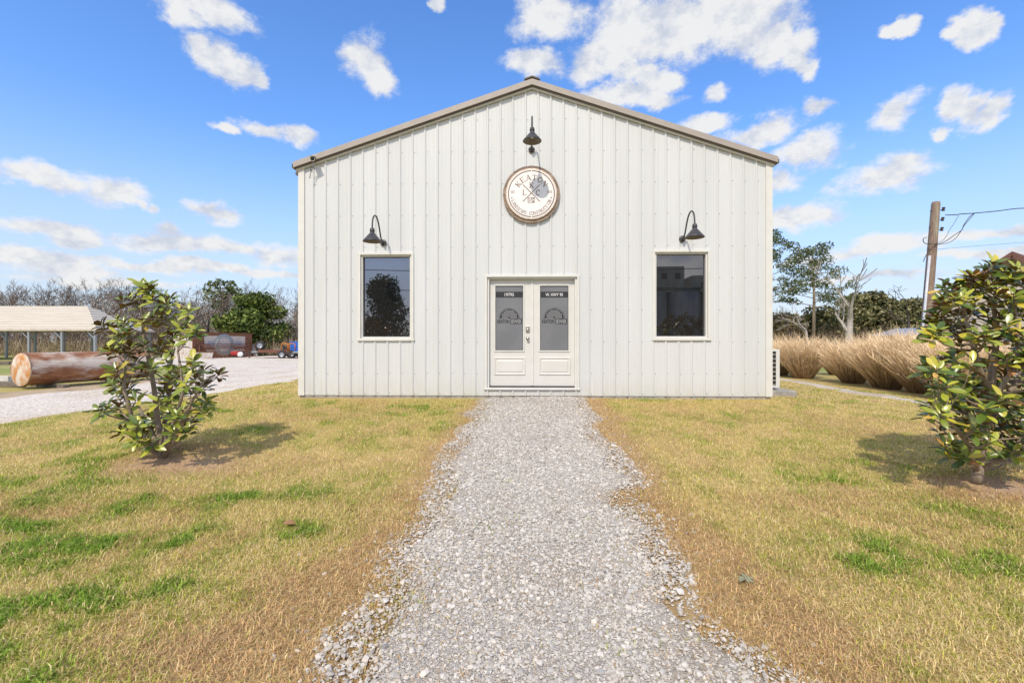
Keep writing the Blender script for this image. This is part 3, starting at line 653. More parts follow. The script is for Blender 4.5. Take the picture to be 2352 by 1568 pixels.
m.build('ridge_cap', M['under'], bl)

def frame_part(name, o, w, y0, y1, mt, parent, sill=0.0, bevel=.004):
    """four mitred-looking boxes round opening o"""
    a, b, z0, z1 = o; m = MB()
    m.box(a - w, b + w, y0, y1, z1, z1 + w); m.box(a - w - sill, b + w + sill, y0 - sill * .4, y1, z0 - w, z0)
    m.box(a - w, a, y0 + .001, y1, z0, z1); m.box(b, b + w, y0 + .001, y1, z0, z1)
    return m.build(name, mt, parent, bevel=bevel)
def reveal(o, y0, y1, t=.018):
    a, b, z0, z1 = o; m = MB()
    m.box(a - .0, a + t, y0, y1, z0, z1); m.box(b - t, b, y0, y1, z0, z1); m.box(a + t, b - t, y0, y1, z1 - t, z1); m.box(a + t, b - t, y0, y1, z0, z0 + t); return m
# windows
for o, nm in ((OPEN_L, 'tinted window on the left reflecting a tree'), (OPEN_R, 'tinted window on the right reflecting a grain elevator')):
    wf = frame_part('window', o, .045, -.032, .004, M['trim'], bl, .012); wf['label'] = nm
    reveal(o, .0045, .10, .030).build('window_frame', M['doorw'], wf)
    a, b, z0, z1 = o
    g = MB(); g.box(a + .03, b - .03, .066, .078, z0 + .03, z1 - .03); g.build('pane', M['glass'], wf)
    s = MB(); s.box(a + .0305, b - .0305, .058, .0655, z0 + .0305, z0 + .042); s.box(a + .0305, a + .039, .058, .0655, z0 + .0425, z1 - .031); s.box(b - .039, b - .0305, .058, .0655, z0 + .0425, z1 - .031); s.box(a + .0395, b - .0395, .058, .0655, z1 - .041, z1 - .031)
    s.build('gasket', M['seal'], wf)
# double door
df = frame_part('door_frame', OPEN_D, .04, -.034, .004, M['trim'], bl, .012)
a, b, z0, z1 = OPEN_D
m = MB(); m.box(a, a + .035, .0045, .15, z0, z1); m.box(b - .035, b, .0045, .15, z0, z1); m.box(a + .035, b - .035, .0045, .15, z1 - .03, z1); m.build('jamb', M['trim'], df)
m = MB(); m.box(a + .0351, b - .0351, .02, .16, z0, z0 + .022); m.build('threshold', M['seal'], df)
# text
def text_geo(body, size=1.0, bold=0.0, cond=1.0):
    cu = bpy.data.curves.new('t', 'FONT'); cu.body = body; cu.size = size; cu.offset = bold; cu.align_x = 'CENTER'; cu.resolution_u = 3; cu.fill_mode = 'FRONT'
    ob = bpy.data.objects.new('t', cu); col.objects.link(ob)
    bpy.context.view_layer.update(); dg = bpy.context.evaluated_depsgraph_get(); me = bpy.data.meshes.new_from_object(ob.evaluated_get(dg))
    V = [(v.co.x * cond, v.co.y) for v in me.vertices]; F = [list(p.vertices) for p in me.polygons]
    bpy.data.objects.remove(ob); bpy.data.curves.remove(cu); bpy.data.meshes.remove(me)
    return V, F
def put_text(m, body, cx, cz, h, y, bold=0.0, cond=1.0, mi=0, width=None):
    V, F = text_geo(body, 1.0, bold, 1.0); xs = [v[0] for v in V]; zs = [v[1] for v in V]
    sz = h / (max(zs) - min(zs)); sx = (width / (max(xs) - min(xs))) if width else sz * cond; xm = (max(xs) + min(xs)) / 2; zm = (max(zs) + min(zs)) / 2
    m.add([(cx + (v[0] - xm) * sx, y, cz + (v[1] - zm) * sz) for v in V], F, mi); return m
YD = .078      # face of the door leaves
def leaf(xa, xb, za, zb, gl, panel, words, label):
    m = MB(); o0, o1, p0, p1 = gl
    m.box(xa, xb, YD, YD + .045, za, p0); m.box(xa, xb, YD, YD + .045, p1, zb); m.box(xa, o0, YD + .0002, YD + .045, p0, p1); m.box(o1, xb, YD + .0002, YD + .045, p0, p1)
    lf = m.build('door_leaf', M['doorw'], bl); lf['label'] = label
    f = .026; fr = MB(); q = (o0 + .004, o1 - .004, p0 + .004, p1 - .004)
    fr.box(q[0] - f, q[1] + f, YD - .014, YD - .0005, q[3], q[3] + f); fr.box(q[0] - f, q[1] + f, YD - .014, YD - .0005, q[2] - f, q[2]); fr.box(q[0] - f, q[0], YD - .0135, YD - .0005, q[2], q[3]); fr.box(q[1], q[1] + f, YD - .0135, YD - .0005, q[2], q[3])
    fr.build('glazing_frame', M['trim'], lf, bevel=.004)
    g = MB(); g.box(o0, o1, YD + .006, YD + .012, p0, p1); g.build('pane', M['frost'], lf)
    g = MB(); t = .008
    g.box(o0 + .004, o0 + .004 + t, YD - .001, YD + .0055, p0 + .004, p1 - .004); g.box(o1 - .004 - t, o1 - .004, YD - .001, YD + .0055, p0 + .004, p1 - .004); g.box(o0 + .0045 + t, o1 - .0045 - t, YD - .001, YD + .0055, p1 - .004 - t, p1 - .004); g.box(o0 + .0045 + t, o1 - .0045 - t, YD - .001, YD + .0055, p0 + .004, p0 + .004 + t)
    g.build('gasket', M['seal'], lf)
    # raised lower panel
    x0, x1, y0, y1 = panel; pm = MB()
    def ring(i0, h0, i1, h1):
        A = [(x0 + i0, y0 + i0), (x1 - i0, y0 + i0), (x1 - i0, y1 - i0), (x0 + i0, y1 - i0)]; B = [(x0 + i1, y0 + i1), (x1 - i1, y0 + i1), (x1 - i1, y1 - i1), (x0 + i1, y1 - i1)]
        for k in range(4):
            k2 = (k + 1) % 4; pm.quad((A[k][0], YD - h0, A[k][1]), (A[k2][0], YD - h0, A[k2][1]), (B[k2][0], YD - h1, B[k2][1]), (B[k][0], YD - h1, B[k][1]))
    ring(0, .0, .008, .014); ring(.008, .014, .022, .014); ring(.022, .014, .034, .002); ring(.034, .002, .05, .002); ring(.05, .002, .066, .011)
    pm.quad((x0 + .066, YD - .011, y0 + .066), (x1 - .066, YD - .011, y0 + .066), (x1 - .066, YD - .011, y1 - .066), (x0 + .066, YD - .011, y1 - .066)); pm.build('raised_panel', M['doorw'], lf)
    # printed band with white lettering, and the manhole-cover emblem
    wd = o1 - o0; cx = (o0 + o1) / 2; hgt = p1 - p0; yb = YD + .005
    bd = MB(); bz0 = p1 - hgt * .184; bz1 = p1 - hgt * .093; bd.box(o0 + .0125, o1 - .0125, yb, yb + .0008, bz0, bz1); bd.build('dark_band', M['ink'], lf)
    tx = MB(); put_text(tx, words, cx, (bz0 + bz1) / 2, hgt * .05, yb - .001, .012, width=wd * (.33 if len(words) < 6 else .60)); tx.build('lettering', M['inkw'], lf)
    ez = p1 - hgt * .505; er = wd * .37; em = MB(); n = 40
    def half(r0, r1, y, mi):
        vs = []; fs = []
        for k in range(n + 1):
            t_ = math.pi * k / n; vs += [(cx + r0 * math.cos(t_), y, ez + r0 * math.sin(t_)), (cx + r1 * math.cos(t_), y, ez + r1 * math.sin(t_))]
        for k in range(n): fs.append((2 * k, 2 * k + 1, 2 * k + 3, 2 * k + 2))
        em.add(vs, fs, mi)
    half(0, er, yb - .0004, 0); 
    half(er * .93, er * .955, yb - .0008, 1)
    u = er / 6.2; r_in = er * .88
    for i in range(-6, 7):
        for j in range(0, 7):
            cx2 = i * u + 0; cz2 = (j + .5) * u
            if math.hypot(cx2, cz2) > r_in - u * .45 or (i == 0 and j < 1): continue
            if (i + j) % 2: 
                for q in (-.25, .25): em.box(cx + cx2 - u * .44, cx + cx2 + u * .44, yb - .0012, yb - .0008, ez + cz2 + q * u - u * .10, ez + cz2 + q * u + u * .10, 1)
            else:
                for q in (-.25, .25): em.box(cx + cx2 + q * u - u * .10, cx + cx2 + q * u + u * .10, yb - .0012, yb - .0008, ez + cz2 - u * .44, ez + cz2 + u * .44, 1)
    em.box(cx + wd * .03, cx + wd * .45, yb - .0006, yb - .0002, ez - hgt * .085, ez - hgt * .006, 0)
    put_text(em, 'KEATON', cx - wd * .215, ez - hgt * .046, hgt * .058, yb - .0008, .03, width=wd * .42, mi=0)
    put_text(em, 'SEWER', cx + wd * .24, ez - hgt * .046, hgt * .058, yb - .0012, .012, width=wd * .38, mi=1)
    em.build('emblem', [M['ink'], mat('pale_film', (.38, .385, .39), rough=.5)], lf)
    return lf
zA = z0 + .024; zB = z1 - .032
mid = W(1222.5, 784, -.078)[0]
gl1 = rect(1137.5, 656, 1202, 805, -.08); gl2 = rect(1240, 656, 1306, 805, -.08)
pn1 = rect(1135, 820, 1207, 861, -.08); pn2 = rect(1238, 820, 1311, 861, -.08)
l1 = leaf(a + .036, mid - .004, zA, zB, gl1, pn1, '19795', 'left door leaf with the house number on a dark band and a knob')
l2 = leaf(mid + .004, b - .036, zA, zB, gl2, pn2, 'W. HWY 90', 'right door leaf with the road name on a dark band')
m = MB(); m.box(mid - .022, mid + .022, YD - .016, YD - .0005, zA + .005, zB - .003); m.build('astragal', M['trim'], l2, bevel=.004)
dk = W(1212, 756, -.07); m = MB(); m.box(dk[0] - .034, dk[0] + .034, YD - .022, YD - .0005, dk[1] - .055, dk[1] + .055); m.lathe([(.027, 0), (.027, .012), (.018, .018), (0, .018)], (dk[0], YD - .022, dk[1] - .012), (0, -1, 0), 16); m.build('deadbolt', M['nickel'], l1, bevel=.004)
kb = W(1212, 777, -.07); m = MB(); m.lathe([(.033, 0), (.033, .006), (.014, .012), (.012, .03), (.026, .04), (.030, .052), (.024, .066), (0, .07)], (kb[0], YD, kb[1]), (0, -1, 0), 20); m.build('knob', M['nickel'], l1)

def on_wall(s, z, out=0.0): return Vector((BX, BY, 0)) + Vector((CB * s + SB * out, SB * s - CB * out, z))
# ------------------------------------------------------------------ gooseneck lamps
def gooseneck(xd, yd, label):
    s, z = W(xd, yd); r = empty('wall_lamp', on_wall(s, z, .0195), BROT); tag(r, label, 'lamp', 'gooseneck lamps on the front wall')
    m = MB(); m.lathe([(.058, 0), (.058, .010), (.048, .016), (.026, .018), (.022, .045), (0, .047)], (0, 0, 0), (0, -1, 0), 24)
    for k in range(4): m.lathe([(.007, 0), (.007, .005), (0, .006)], (.042 * math.cos(k * 1.571 + .78), -.012, .042 * math.sin(k * 1.571 + .78)), (0, -1, 0), 8, mi=1)
    m.build('wall_plate', [M['lamp'], M['nickel']], r)
    pts = [(0, .0), (.05, -.005), (.10, .02), (.15, .08), (.20, .17), (.265, .275), (.34, .345), (.42, .372), (.50, .350), (.56, .29), (.59, .21), (.598, .10)]
    c = []
    for i in range(len(pts) - 1):
        p0 = pts[max(i - 1, 0)]; p1 = pts[i]; p2 = pts[i + 1]; p3 = pts[min(i + 2, len(pts) - 1)]
        for t in (0, .33, .66):
            f = lambda q: .5 * (2 * p1[q] + (p2[q] - p0[q]) * t + (2 * p0[q] - 5 * p1[q] + 4 * p2[q] - p3[q]) * t * t + (3 * p1[q] - p0[q] - 3 * p2[q] + p3[q]) * t ** 3)
            c.append((0, -f(0), f(1)))
    c.append((0, -pts[-1][0], pts[-1][1])); m = MB(); m.tube(c, .0135, 10); m.build('arm', M['lamp'], r)
    m = MB(); C0 = (0, -.598, 0)
    m.lathe([(0, .115), (.030, .115), (.038, .105), (.038, .082), (.044, .078), (.044, .068), (.038, .064), (.040, .03), (.052, .022), (.150, -.095), (.157, -.105), (.157, -.112), (.150, -.112)], C0, (0, 0, 1), 32, 0)
    m.lathe([(.150, -.112), (.048, .012), (0, .018)], C0, (0, 0, 1), 32, 1); m.build('lamp_shade', [M['lamp'], M['lampin']], r)
    m = MB(); m.lathe([(0, -.06), (.02, -.055), (.03, -.035), (.026, -.012), (.014, .005), (.014, .014)], C0, (0, 0, 1), 14); m.build('bulb', M['signw'], r)
    return r
gooseneck(881, 558, 'dark gooseneck wall lamp above the left window')
gooseneck(1221, 345, 'dark gooseneck wall lamp above the round sign')
gooseneck(1566, 549.5, 'dark gooseneck wall lamp above the right window')

# ------------------------------------------------------------------ round sign
ss, sz = W(1220.5, 446.5, .05)
sg = empty('round_sign', on_wall(ss, sz, .0195), BROT); tag(sg, 'round white company sign on weathered boards above the doors', 'sign')
RO = .513
nb = 8
for i in range(nb):
    za = -RO + 2 * RO * i / nb + .002; zb = -RO + 2 * RO * (i + 1) / nb - .002; rr = RO * random.uniform(.985, 1.0); top = []; n = 8
    zs = [za + (zb - za) * k / n for k in range(n + 1)]; h = [math.sqrt(max(rr * rr - q * q, .0004)) for q in zs]
    outl = [(-hh, q) for hh, q in zip(h, zs)] + [(hh, q) for hh, q in list(zip(h, zs))[::-1]]; nn = len(outl); dpt = random.uniform(.036, .042)
    m = MB(); m.add([(x, -dpt, q) for x, q in outl] + [(x, 0, q) for x, q in outl], [tuple(range(nn))[::-1], tuple(range(nn, 2 * nn))] + [(k, (k + 1) % nn, nn + (k + 1) % nn, nn + k) for k in range(nn)])
    m.build('board', M['wood'], sg)
m = MB(); m.lathe([(0, .0435), (.455, .0435), (.459, .047), (.459, .060), (.455, .064), (.437, .064)], (0, 0, 0), (0, -1, 0), 72, 0); m.build('sign_rim', M['signr'], sg)
m = MB(); m.lathe([(.4369, .0575), (.4369, .0645), (0, .0645)], (0, 0, 0), (0, -1, 0), 72, 0, False); m.build('sign_face', M['signw'], sg)
YS = -.0655
m = MB()
def arc(r0, r1, a0, a1, mi=0, n=60):
    vs = []; fs = []
    for k in range(n + 1):
        t = a0 + (a1 - a0) * k / n; vs += [(r0 * math.sin(t), YS, r0 * math.cos(t)), (r1 * math.sin(t), YS, r1 * math.cos(t))]
    for k in range(n): fs.append((2 * k, 2 * k + 1, 2 * k + 3, 2 * k + 2))
    m.add(vs, fs, mi)
arc(.402, .419, .02, math.pi - .02); arc(.402, .419, math.pi + .02, 2 * math.pi - .02)
m.build('ring_line', M['signi'], sg)
# serif letters from strokes: (x0, y0, x1, y1, width) in a unit box, plus serifs (x, y, half width)
TK, TN = .17, .075
def arcpts(cx, cy, rx, ry, a0, a1, n=14): return [(cx + rx * math.cos(R(a0 + (a1 - a0) * k / n)), cy + ry * math.sin(R(a0 + (a1 - a0) * k / n))) for k in range(n + 1)]
GL = {
 'K': ([((.2, 0), (.2, 1), TK), ((.25, .42), (.8, 1), TN), ((.42, .55), (.85, 0), TK)], [(.2, 0, .2), (.2, 1, .2), (.8, 1, .16), (.86, 0, .17)]),
 'E': ([((.2, 0), (.2, 1), TK), ((.2, .965), (.8, .965), TN), ((.2, .51), (.65, .51), TN), ((.2, .035), (.82, .035), TN), ((.79, .78), (.79, 1), TN), ((.82, 0), (.82, .22), TN)], [(.2, 0, .17), (.2, 1, .17)]),
 'A': ([((.1, 0), (.47, 1), TN), ((.5, 1), (.86, 0), TK), ((.24, .33), (.7, .33), TN)], [(.1, 0, .15), (.86, 0, .17)]),
 'T': ([((.5, 0), (.5, 1), TK), ((.08, .965), (.92, .965), TN), ((.1, .77), (.1, 1), TN), ((.9, .77), (.9, 1), TN)], [(.5, 0, .2)]),
 'N': ([((.17, 0), (.17, 1), TN), ((.17, 1), (.83, 0), TK), ((.83, 0), (.83, 1), TN)], [(.17, 0, .15), (.13, 1, .13), (.83, 1, .15)]),
 'L': ([((.25, 0), (.25, 1), TK), ((.25, .035), (.85, .035), TN), ((.84, 0), (.84, .26), TN)], [(.25, 0, .18), (.25, 1, .18)]),
 'I': ([((.5, 0), (.5, 1), TK)], [(.5, 0, .2), (.5, 1, .2)]),
 'O': ([(arcpts(.5, .5, .38, .46, 0, 360, 24), None, .14)], []),
 'C': ([(arcpts(.52, .5, .38, .46, 50, 310, 20), None, .14), ((.8, .72), (.8, 1), TN)], []),
 'D': ([((.2, 0), (.2, 1), TK), (arcpts(.35, .5, .5, .46, -90, 90, 16), None, .13), ((.2, .965), (.36, .965), TN), ((.2, .035), (.36, .035), TN)], [(.15, 0, .1), (.15, 1, .1)]),
 'P': ([((.25, 0), (.25, 1), TK), (arcpts(.42, .72, .38, .245, -90, 90, 12), None, .11), ((.25, .965), (.43, .965), TN), ((.25, .475), (.43, .475), TN)], [(.25, 0, .19), (.2, 1, .12)]),
 'R': ([((.22, 0), (.22, 1), TK), (arcpts(.4, .74, .34, .225, -90, 90, 12), None, .11), ((.22, .965), (.4, .965), TN), ((.22, .515), (.42, .515), TN), ((.45, .5), (.82, 0), TK)], [(.22, 0, .18), (.17, 1, .12), (.84, 0, .12)]),
 'U': ([((.2, .3), (.2, 1), TK), (arcpts(.5, .33, .3, .3, 180, 360, 12), None, .11), ((.8, .3), (.8, 1), TN)], [(.2, 1, .17), (.8, 1, .15)]),
 'S': ([(arcpts(.5, .73, .27, .235, 35, 270, 12) + arcpts(.5, .265, .29, .235, 90, -150, 12), None, .12), ((.76, .74), (.76, .98), TN), ((.2, .02), (.2, .26), TN)], []),
}
def stroke(m, pts, w, f):
    for (a, b) in zip(pts[:-1], pts[1:]):
        dx, dy = b[0] - a[0], b[1] - a[1]; l = math.hypot(dx, dy) or 1; nx, ny = -dy / l * w / 2, dx / l * w / 2; ex, ey = dx / l * w * .12, dy / l * w * .12
        if len(pts) == 2: ex = ey = 0
        q = [(a[0] + nx - ex, a[1] + ny - ey), (a[0] - nx - ex, a[1] - ny - ey), (b[0] - nx + ex, b[1] - ny + ey), (b[0] + nx + ex, b[1] + ny + ey)]
        m.add([f(*p) for p in q], [(0, 1, 2, 3)])
_cnt = [0]
def glyph(m, ch, cx, cz, h, w, ang=0.0):
    """upright letter of height h and width w centred at (cx, cz), turned by ang"""
    ca, sa = math.cos(ang), math.sin(ang)
    def f(x, y):
        _cnt[0] += 1; X = (x - .5) * w; Z = (y - .5) * h; return (cx + X * ca - Z * sa, YS - .00002 * (_cnt[0] // 4 % 60), cz + X * sa + Z * ca)
    st, se = GL[ch]
    for s_ in st:
        if s_[1] is None: stroke(m, s_[0], s_[2], f)
        else: stroke(m, [s_[0], s_[1]], s_[2], f)
    for (x, y, hw) in se: yy = .03 if y == 0 else .97; stroke(m, [(x - hw, yy), (x + hw, yy)], .06, f)
def ring_text(m, word, r, h, w, c_deg, step, inward=False):
    n = len(word)
    for i, ch in enumerate(word):
        if ch == ' ': continue
        d = (i - (n - 1) / 2) * step
        if not inward: t = R(c_deg - d); glyph(m, ch, r * math.cos(t), r * math.sin(t), h, w, t - math.pi / 2)
        else: t = R(c_deg + d); glyph(m, ch, r * math.cos(t), r * math.sin(t), h, w * (.55 if ch == 'I' else 1), t + math.pi / 2)
m = MB(); ring_text(m, 'KEATON', .292, .098, .092, 90, 21.5); m.build('name_lettering', M['signi'], sg)
for word in ('LANDSCAPE' + ' ' * 13, ' ' * 10 + 'CONSTRUCTION'): m = MB(); ring_text(m, word, .352, .060, .046, 270, 6.55, True); m.build('trade_lettering', M['signi'], sg)
for t in (270 - 78, 270 + 78): m = MB(); m.disc((.36 * math.cos(R(t)), YS, .36 * math.sin(R(t))), .013, (0, -1, 0), 12); m.build('dot', M['signi'], sg)
for ch, gx, gz, gw in (('K', .005, .150, .088), ('L', -.125, .022, .080), ('C', .118, .018, .088)): m = MB(); glyph(m, ch, gx, gz, .096, gw); m.build('initial_letter', M['signi'], sg)
m = MB()
for sgn in (-1, 1): m.bar((-.152, YS - .002, sgn * .152 + .012), (.152, YS - .002, -sgn * .152 + .012), .013, .0016, up=(0, 1, 0)) if False else stroke(m, [(-.152, sgn * .152), (.152, -sgn * .152)], .012, lambda x, y: (x, YS - .0015 - .0002 * (sgn > 0), y + .012))
m.build('crossed_bars', M['signi'], sg)
m = MB(); put_text(m, 'EST.', -.325, .032, .046, YS, .014, width=.072); m.build('founding_lettering', M['signi'], sg)
m = MB(); put_text(m, '2015', .325, .032, .046, YS, .014, width=.088); m.build('year_lettering', M['signi'], sg)
m = MB(); x0, x1, q0, q1 = -.062, .055, -.158, -.070
for i, (A, B) in enumerate((((x0, q0), (x1, q0)), ((x1, q0), (x1, q1)), ((x1, q1), (x0, q1)), ((x0, q1), (x0, q0)), ((x0, q1), (-.01, -.115)), ((x0, q0), (-.01, -.115)), ((-.01, -.115), (.02, -.115)), ((.02, -.09), (.05, -.09)), ((.02, -.15), (.045, -.15)))): stroke(m, [A, B], .007, lambda x, y: (x, YS - .0001 * i, y))
for (x, z, r_) in ((-.045, -.115, .008), (.005, -.088, .011), (.035, -.085, .011), (.03, -.125, .012), (.012, -.15, .01), (.042, -.148, .01)): m.disc((x, YS - .002, z), r_, (0, -1, 0), 8)
m.build('plan_drawing', M['signi'], sg)

# ------------------------------------------------------------------ security camera with loose leads
s, z = W(726, 371); sc_ = empty('security_camera', on_wall(s, z, .0), BROT); tag(sc_, 'small white bullet security camera under the left eave with loose leads', 'camera')
m = MB(); m.lathe([(.03, 0), (.03, .012), (.012, .016), (.012, .06), (0, .06)], (-.02, -.001, .01), (0, -1, 0), 14); m.build('mount', M['trim'], sc_)
d = Vector((.30, -.75, -.24)).normalized(); m = MB(); c0 = Vector((-.04, -.04, .02))
m.lathe([(0, 0), (.036, 0), (.040, .02), (.040, .19), (.034, .195), (.034, .18), (0, .18)], c0, d, 18, 0); m.build('camera_body', M['trim'], sc_)
m = MB(); m.lathe([(.033, .184), (.015, .186), (0, .186)], c0, d, 14); m.build('lens', M['ink'], sc_)
m = MB(); sx = d.cross(Vector((0, 0, 1))).normalized(); sy = sx.cross(d)
A = c0 + sy * .046
m.add([A - sx * .045 - d * .07, A + sx * .045 - d * .07, A + sx * .045 + d * .22, A - sx * .045 + d * .22] + [q + sy * .004 for q in (A - sx * .045 - d * .07, A + sx * .045 - d * .07, A + sx * .045 + d * .22, A - sx * .045 + d * .22)], [(3, 2, 1, 0), (4, 5, 6, 7), (0, 1, 5, 4), (2, 3, 7, 6), (1, 2, 6, 5), (3, 0, 4, 7)]); m.build('sun_visor', M['trim'], sc_)
e = c0 + d * .10 - Vector((0, 0, .04))
for k, (dx, dz, mt) in enumerate(((-.06, -.30, 'lamp'), (-.02, -.20, 'trim'), (.03, -.14, 'lamp'), (.0, -.17, 'trim'), (-.05, -.16, 'lamp'))):
    m = MB(); m.tube([e, e + Vector((dx * .2 + .012, .0, dz * .35)), e + Vector((dx * .6 - .01, .015, dz * .7)), e + Vector((dx, .02, dz))], [.005, .0045, .0045, .007], 6); m.build('lead', M[mt], sc_)
# ------------------------------------------------------------------ floodlights under both eaves
for sgn, yd, lab in ((-1, 402, 'dark floodlight under the left eave corner of the white building'), (1, 386, 'dark floodlight under the right eave corner of the white building')):
    z = CAMZ + (784 - yd) * K * 8.6; r = empty('floodlight', on_wall(sgn * (BW + .012), z, -.30), BROT); tag(r, lab, 'floodlight', 'eave floodlights')
    m = MB(); m.box(-.01 if sgn < 0 else .0, .0 if sgn < 0 else .01, -.06, .06, -.10, .04); m.bar((sgn * .004, 0, -.03), (sgn * .06, 0, .03), .03, .02); m.build('bracket', M['concrete'], r)
    m = MB(); X = Matrix.Translation((sgn * .085, 0, .035)) @ Matrix.Rotation(sgn * R(35), 4, 'Y')
    m.box(-.075, .075, -.10, .10, -.02, .03, 0, X); m.box(-.05, .05, -.07, .07, .03, .055, 0, X); m.build('lamp_housing', M['under'], r, bevel=.006)
    m = MB(); m.box(-.065, .065, -.09, .09, -.0225, -.0202, 0, X); m.build('lens', M['frost'], r)
# ------------------------------------------------------------------ mini-split condenser at the right side wall
pad = MB(); pad.box(.15, .86, .70, 2.05, -.12, .0); po = pad.build('concrete_pad', M['concrete'], None, bevel=.015)
po.location = on_wall(BW, 0.0, 0) + Vector((0, 0, .545)); po.rotation_euler = (0, 0, BROT); tag(po, 'low concrete slab under the white air conditioner', 'slab')
ac = empty('air_conditioner', on_wall(BW + .285, .545, -.85), BROT); tag(ac, 'white outdoor air conditioner unit beside the right wall of the building', 'air conditioner')
H = .80
m = MB(); m.box(0, .035, 0, .95, .05, H); m.box(.035, .32, .0, .012, .05, .085); m.box(.035, .32, 0, .012, H - .04, H); m.box(.035, .055, .0, .012, .085, H - .04); m.box(.25, .32, .0, .012, .085, H - .04)
m.box(.035, .32, .935, .95, .05, H); m.box(.285, .32, .0121, .935, .05, H); m.box(.0, .32, .0122, .935, H - .012, H + .004); m.box(.0, .32, .0122, .935, .05, .06); m.build('casing', M['trim'], ac)
m = MB(); m.box(.04, .28, .03, .9, .07, H - .02); m.build('coil', M['dark'], ac)
for i in range(8): g = MB(); zz = .10 + i * .085; g.box(.0552, .2498, .002, .010, zz, zz + .010); g.build('grille_bar', M['trim'], ac)
m = MB(); m.tube([(.12, .0, .09), (.12, -.004, H - .05)], .005, 6); m.build('grille_upright', M['trim'], ac)
for yy in (.12, .8): m = MB(); m.box(.02, .30, yy, yy + .06, 0, .05); m.build('foot', M['trim'], ac)
m = MB(); m.lathe([(.30, 0), (.30, .012), (.28, .012), (.27, 0)], (.321, .5, .43), (1, 0, 0), 28); m.build('fan_ring', M['trim'], ac)

# ================================================================== the two young magnolias
def leaf_mat(name, stops, rough, spec, coat=0.0):
    m = bpy.data.materials.new(name); m.use_nodes = True; nt = m.node_tree; b = nt.nodes['Principled BSDF']
    oi = N(nt, 'ShaderNodeObjectInfo'); ge = N(nt, 'ShaderNodeNewGeometry'); ad = N(nt, 'ShaderNodeMath', operation='ADD'); fr = N(nt, 'ShaderNodeMath', operation='FRACT')
    L(nt, oi.outputs['Random'], ad.inputs[0]); L(nt, ge.outputs['Random Per Island'], ad.inputs[1]); L(nt, ad.outputs[0], fr.inputs[0])
    cr = N(nt, 'ShaderNodeValToRGB'); L(nt, fr.outputs[0], cr.inputs[0]); e = cr.color_ramp.elements
    while len(e) < len(stops): e.new(.5)
    for el_, (p, c) in zip(e, stops): el_.position = p; el_.color = (*c, 1)
    tc = N(nt, 'ShaderNodeTexCoord'); nz = N(nt, 'ShaderNodeTexNoise'); L(nt, tc.outputs['Object'], nz.inputs['Vector']); nz.inputs['Scale'].default_value = 18
    h = N(nt, 'ShaderNodeHueSaturation'); L(nt, cr.outputs[0], h.inputs['Color']); L(nt, ramp2(nt, nz.outputs['Fac'], .75, 1.25), h.inputs['Value']); L(nt, h.outputs[0], b.inputs['Base Color'])
    b.inputs['Roughness'].default_value = rough; b.inputs['Specular IOR Level'].default_value = spec; return m
LT = leaf_mat('glossy_leaf', [(0, (.070, .115, .018)), (.28, (.14, .195, .024)), (.56, (.27, .32, .035)), (.83, (.44, .45, .05)), (.96, (.46, .40, .06)), (1.0, (.38, .20, .07))], .30, .6)
LT2 = leaf_mat('glossy_leaf_light', [(0, (.050, .095, .014)), (.28, (.11, .17, .02)), (.52, (.24, .29, .03)), (.78, (.45, .46, .045)), (.94, (.58, .46, .06)), (1.0, (.52, .26, .11))], .30, .6)
LU = leaf_mat('rusty_leaf_underside', [(0, (.14, .070, .032)), (.4, (.21, .115, .05)), (.7, (.17, .12, .045)), (1.0, (.26, .17, .07))], .8, .2)
def leaf_geo(bend, fold, seed):
    r = random.Random(seed); st = [0, .1, .3, .52, .75, .92, 1]; wd = [.06, .40, .82, 1.0, .86, .45, .0]
    V = []; n = 3; idx = []
    for t, w in zip(st, wd):
        zc = -bend * t * t; hw = w * .205
        if w == 0: idx.append([len(V)]); V.append((t, 0, zc)); continue
        idx.append([len(V), len(V) + 1, len(V) + 2]); V += [(t, -hw, zc + fold * hw), (t, 0, zc), (t, hw, zc + fold * hw)]
    F = []
    for a, b in zip(idx[:-1], idx[1:]):
        if len(b) == 3: F += [(a[0], a[1], b[1], b[0]), (a[1], a[2], b[2], b[1])]
        else: F += [(a[0], a[1], b[0]), (a[1], a[2], b[0])]
    nv = len(V); V2 = V + [(x, y, z - .014) for (x, y, z) in V]; F2 = [tuple(reversed(f)) for f in F]
    F2 = [tuple(i for i in f[::-1]) for f in F]      # top side faces up
    top = F2 and [f if _up(V, f) else f[::-1] for f in F]
    bot = [tuple(i + nv for i in f[::-1]) for f in top]
    return V2, top + bot, [0] * len(top) + [1] * len(bot)
def _up(V, f):
    a, b, c = (Vector(V[i]) for i in f[:3]); return (b - a).cross(c - a).z > 0
LEAVES = [leaf_geo(b, f, i) for i, (b, f) in enumerate(((.10, .35), (.22, .25), (.05, .5), (.32, .3), (.16, .15)))]
